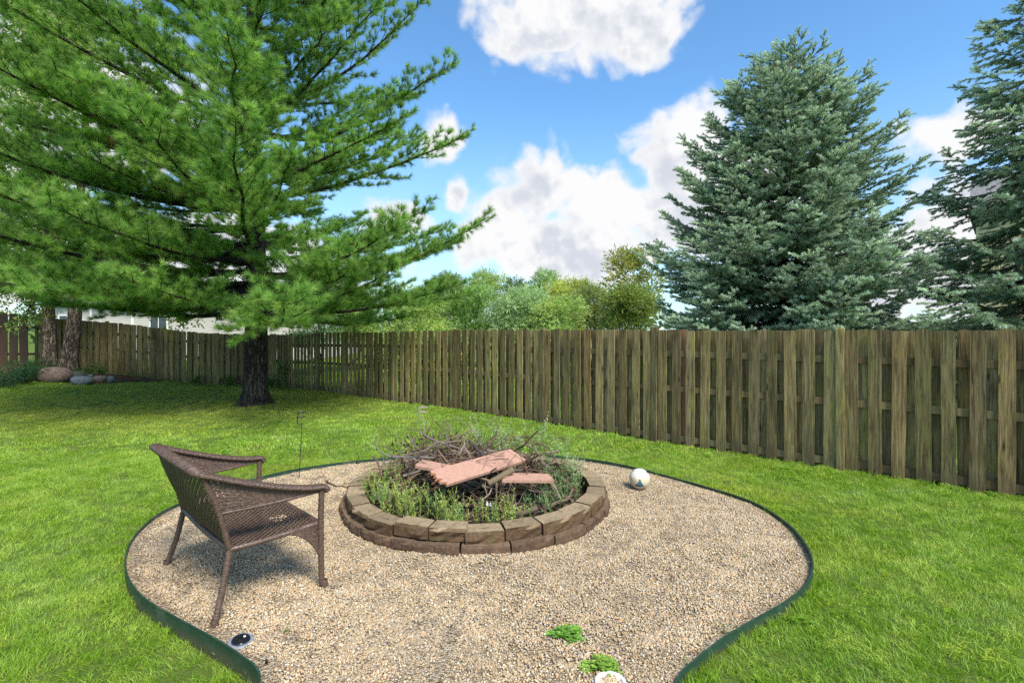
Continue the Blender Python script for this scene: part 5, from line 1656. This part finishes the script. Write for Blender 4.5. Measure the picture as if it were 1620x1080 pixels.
# juniper, boulders and bedding by the back fence ---------------------------
def build_bed():
    g = np.random.default_rng(111)
    def juniper(px, py, Y, rx, h, label, tone):
        o = at(px, py, Y); o[2] = float(zg(o[0], o[1]))
        root = tag(empty('juniper', tuple(o)), label, 'shrub', 'low junipers by the back fence')
        SP, SD, SC = [], [], []; w = MB()
        for k in range(46):
            a = g.uniform(0, 6.28)
            S = wander((0, 0, .03), (math.cos(a), math.sin(a), g.uniform(.15, .7)), rx*g.uniform(.5, 1.1), 6, .12, g, -.02)
            S[:, 2] = np.clip(S[:, 2], .02, h)
            w.tube(S, np.linspace(.012, .003, 7), 4)
            for q in range(30):
                f = g.uniform(.2, 1)*6; i = min(int(f), 5)
                d = unit(S[i+1]-S[i]+g.normal(0, .55, 3)+np.array((0, 0, .25)))
                SP.append(S[i]+(S[i+1]-S[i])*(f-i)+d*.1); SD.append(d); SC.append(np.array(tone)*g.uniform(.6, 1.3))
        V, T, C = needles(np.array(SP), np.array(SD), 14, .05, .007, .5, .12, g, 0, np.array(SC), .2)
        w.build('stems', M_SPRUCEBARK, root)
        c = MB().add(V, T=T, col=C).build('crown', M_SPRUCE, root); c['kind'] = 'stuff'
    juniper(25, 590, 15.6, 1.25, .60, 'low spreading juniper beside the red boulder', (.06, .14, .04))
    juniper(-15, 605, 14.8, 1.2, .50, 'bluish spreading juniper sprawling onto the lawn', (.075, .17, .07))
    juniper(55, 575, 16.6, 1.1, .65, 'dark juniper in the shade below the two-trunked tree', (.05, .12, .035))
    def boulder(px, py, Y, sx, sy, sz, mat, label, seed):
        r = np.random.default_rng(seed)
        o = at(px, py, Y); o[2] = float(zg(o[0], o[1]))
        nu, nv = 28, 16
        V = []
        ks = r.normal(0, 1, (6, 3)); ph = r.uniform(0, 6.28, 6)
        for j in range(nv+1):
            th = math.pi*j/nv
            for i in range(nu):
                p = np.array((math.sin(th)*math.cos(2*math.pi*i/nu), math.sin(th)*math.sin(2*math.pi*i/nu), math.cos(th)))
                f = 1+.07*sum(math.sin(2.0*np.dot(ks[q], p)+ph[q]) for q in range(6))/2
                q = np.sign(p)*np.abs(p)**.82*f
                V.append(q*np.array((sx, sy, sz))/2)
        Q = [(j*nu+i, (j+1)*nu+i, (j+1)*nu+(i+1) % nu, j*nu+(i+1) % nu) for j in range(nv) for i in range(nu)]
        b = MB().add(V, Q=Q).build('boulder', mat, smooth=True, loc=(o[0], o[1], o[2]+sz*.36))
        tag(b, label, 'boulder', 'boulders at the foot of the two-trunked tree')
    red = mat_plain('red_granite', (.235, .155, .115), .8, 14, .4, .6, bd=.02)
    grey = mat_plain('blue_grey_stone', (.19, .195, .195), .8, 16, .3, .5, bd=.02)
    dark = mat_plain('dark_mossy_stone', (.085, .085, .06), .85, 16, .4, .6, bd=.02)
    boulder(85, 603, 16.0, .90, .65, .52, red, 'large rounded red granite boulder at the edge of the lawn', 1)
    boulder(119, 596, 16.4, .62, .45, .34, dark, 'dark mossy boulder wedged between red and grey stones', 2)
    boulder(129, 606, 15.9, .55, .42, .28, grey, 'blue-grey boulder next to the large red one', 3)
    boulder(158, 602, 16.3, .42, .35, .26, red, 'small reddish boulder between two grey stones', 4)
    boulder(171, 598, 16.5, .33, .28, .24, grey, 'small pale grey stone at the end of the boulder row', 5)
    boulder(141, 598, 16.7, .22, .2, .2, grey, 'fist-sized grey stone behind the blue-grey boulder', 6)
    # mulch bed under them
    m, t = mat_new('mulch')
    n = t.noise(wpos(t), 25, 6, .7)
    finish(t, principled(t, t.ramp(n, [(.3, (.03, .02, .012)), (.7, (.12, .08, .05))]), .95, bump(t, n, 1, .04), .1))
    xs = np.linspace(-21, -12.3, 30); V = []
    for x in xs:
        y0 = 15.7+.25*math.sin(x*1.7)+max(0, (x+13.6))*1.4
        for f in np.linspace(0, 1, 8):
            y = y0+(18.15-y0)*f
            V.append((x, y, float(zg(x, y))+.012))
    Q = [(i*8+j, (i+1)*8+j, (i+1)*8+j+1, i*8+j+1) for i in range(29) for j in range(7)]
    tag(MB().add(V, Q=Q).build('mulch_bed', m, smooth=True), 'dark mulch bed under the twin-trunked tree', 'mulch', kind='structure')
    # little plants at the foot of the back fence and by the boulders
    for k, (px, py, Y, h, lab) in enumerate([(132, 588, 16.6, .45, 'bright leafy seedling growing between the boulders'), (158, 588, 17.2, .62, 'small broad-leaved bush against the dark back fence'),
                                             (312, 606, 18.0, .35, 'leafy vine clump at the foot of the back fence'), (360, 606, 18.0, .35, 'straggling vine at the back fence beside the pine trunk'),
                                             (428, 610, 17.7, .40, 'dark leafy clump in the fence corner behind the pine'), (448, 600, 17.3, 1.25, 'vine climbing the fence boards beside the corner')]):
        o = at(px, py, Y); o[2] = float(zg(o[0], o[1]))
        q = MB()
        for w in range(10 if h < 1 else 16):
            weed(q, (g.normal(0, .12), g.normal(0, .06), 0), h*g.uniform(.6, 1.1), g, [(.12, .24, .05), (.16, .27, .07)], nl=16, lw=.045, ll=.075, branch=2, lean=.3 if h < 1 else .08)
        tag(q.build('leafy_plant', M_WEED, loc=tuple(o)), lab, 'plant')
    # fallen yellow leaves
    q = MB()
    for k in range(230):
        x, y = g.uniform(-15, -6.5), g.uniform(9.5, 16.5)
        if g.uniform() < .5: x, y = g.normal(-11.5, 1.8), g.normal(13.8, 1.3)
        c = np.array((x, y, float(zg(x, y))+.045)); a = g.uniform(0, 6.28)
        leaf(q, c, np.array((math.cos(a), math.sin(a), g.normal(0, .2))), np.array((g.normal(0, .3), g.normal(0, .3), 1.)), .055, .04, np.array((.55, .36, .09))*g.uniform(.6, 1.3))
    tag(q.build('fallen_leaves', M_WEED), 'scattered yellow fallen leaves on the lawn under the pine', 'leaves', kind='stuff')
build_bed()

def build_litter():
    g = np.random.default_rng(151)
    q = MB()
    for k in range(170):
        a = g.uniform(0, 6.28); r = g.uniform(1.45, 2.6)
        x, y = PIT[0]+.25+math.cos(a)*r, PIT[1]-.6+math.sin(a)*r
        if not inpoly(np.array([x]), np.array([y]), GPOLY)[0] or math.hypot(x-PIT[0], y-PIT[1]) < 1.42: continue
        b = g.uniform(0, 6.28)
        leaf(q, np.array((x, y, .012)), np.array((math.cos(b), math.sin(b), g.normal(0, .25))), np.array((g.normal(0, .4), g.normal(0, .4), 1.)), g.uniform(.012, .035), g.uniform(.005, .016), np.array((.12, .08, .045))*g.uniform(.5, 1.6))
    tag(q.build('leaf_litter', M_TWIG), 'bits of dry brown leaf littering the gravel', 'litter', kind='stuff')
build_litter()

# ------------------------------------------------------------------ houses beyond the fence
def mat_siding(name, col):
    m, t = mat_new(name)
    n = t.noise(wpos(t), 3, 4)
    finish(t, principled(t, t.ramp(n, [(.3, tuple(x*.94 for x in col)), (.7, col)]), .6, spec=.3))
    return m
def mat_shingle():
    m, t = mat_new('grey_shingles')
    c = wpos(t)
    b = t.n('ShaderNodeTexBrick', ins={'Vector': t.vec('MULTIPLY', c, (1, 1, 1.6)), 'Scale': 3.0, 'Color1': (.17, .165, .16, 1), 'Color2': (.23, .22, .21, 1), 'Mortar': (.09, .09, .09, 1)})
    finish(t, principled(t, b.outputs[0], .9))
    return m
def siding(x0, x1, y, z0, z1, step=.13):
    mb = MB(); z = z0
    while z < z1:
        mb.add([(x0, y, z), (x1, y, z), (x1, y+.016, z+step), (x0, y+.016, z+step), (x0, y+.016, z), (x1, y+.016, z)], Q=[(0, 1, 2, 3), (0, 4, 5, 1)])
        z += step
    return mb
def build_houses():
    cream = mat_siding('cream_siding', (.52, .485, .42)); trim = mat_siding('white_trim', (.78, .78, .76)); yel = mat_siding('yellow_siding', (.62, .50, .27))
    sh = mat_shingle()
    glass, t = mat_new('window_glass'); finish(t, principled(t, (.03, .04, .05), .08, spec=.8))
    h = tag(empty('house', (-19, 33, 0)), 'cream sided neighbouring house showing above the back fence behind the pine', 'house')
    siding(-9.5, 7.2, -2, 0, 3.9).build('wall', cream, h)
    MB().box(-9.5, 7.2, -1.9, 6, 0, 3.85).build('shell', cream, h)
    MB().add([(-10, -2.6, 3.75), (7.7, -2.6, 3.75), (7.7, 2.3, 5.0), (-10, 2.3, 5.0), (-10, 7, 3.75), (7.7, 7, 3.75), (-10, -2.6, 3.9), (7.7, -2.6, 3.9), (7.7, 2.3, 5.15), (-10, 2.3, 5.15), (-10, 7, 3.9), (7.7, 7, 3.9)],
             Q=[(0, 3, 2, 1), (3, 4, 5, 2), (6, 7, 8, 9), (9, 8, 11, 10), (0, 1, 7, 6)]).build('roof', sh, h)
    MB().box(-10, 7.7, -2.72, -2.6, 3.72, 3.88).build('gutter', trim, h)
    for x in (-6.5, -4.0, -1.0, 7.1):
        MB().box(x, x+.12, -2.09, -2.01, 0, 3.7).build('downpipe', trim, h)
    for x in (-8.4, -2.9):
        wn = MB().box(x, x+1.1, -2.08, -2.02, 1.2, 2.7).build('window', trim, h)
        for a in (0, 1):
            MB().box(x+.08+a*.5, x+.52+a*.5, -2.10, -2.085, 1.28, 2.62).build('pane', glass, wn)
    # two-storey house far behind the right-hand spruce
    o = at(1532, 521, 32)
    h2 = tag(empty('house', (o[0], o[1], 0), R(-44)), 'tall yellow sided house hidden behind the drooping spruce', 'house')
    siding(.35, 12, 0, 0, 9.2, .15).build('wall', yel, h2)
    MB().box(.37, 11.9, .1, 9, 0, 9.1).build('shell', yel, h2)
    MB().add([(0.0, -.5, 9.0), (12.4, -.5, 9.0), (12.4, 4.5, 12), (0.0, 4.5, 12), (0, 9.6, 9.0), (12.4, 9.6, 9.0), (0.0, -.5, 9.2), (12.4, -.5, 9.2), (12.4, 4.5, 12.2), (0.0, 4.5, 12.2), (0, 9.6, 9.2), (12.4, 9.6, 9.2)],
             Q=[(0, 3, 2, 1), (3, 4, 5, 2), (6, 7, 8, 9), (9, 8, 11, 10), (0, 1, 7, 6)], T=[(6, 9, 10), (0, 4, 3)]).build('roof', sh, h2)
    for x in (2, 6, 9):
        wn = MB().box(x, x+1.1, -.06, .0-.005, 5.6, 7.2).build('window', trim, h2)
        MB().box(x+.1, x+1.0, -.08, -.065, 5.7, 7.1).build('pane', glass, wn)
    # far line of woods that closes the horizon
    g = np.random.default_rng(131)
    P, D, C = [], [], []
    for k in range(5200):
        a = g.uniform(-1.25, 1.25); r = g.uniform(88, 100)
        hh = 3.2+1.2*math.sin(a*9)+.8*math.sin(a*23+1)
        P.append((math.sin(a)*r, math.cos(a)*r, g.uniform(0, 1)**.7*hh)); D.append(unit(g.normal(0, 1, 3)+np.array((0, 0, .5)))); C.append(np.array((.11, .17, .07))*g.uniform(.7, 1.3))
    V, T, Cc = leaf_cloud(np.array(P), np.array(D), 1.2, .8, g, np.array(C))
    tag(MB().add(V, T=T, col=Cc).build('woods', M_LEAF), 'far low line of woods along the horizon', 'woods', kind='stuff')
build_houses()
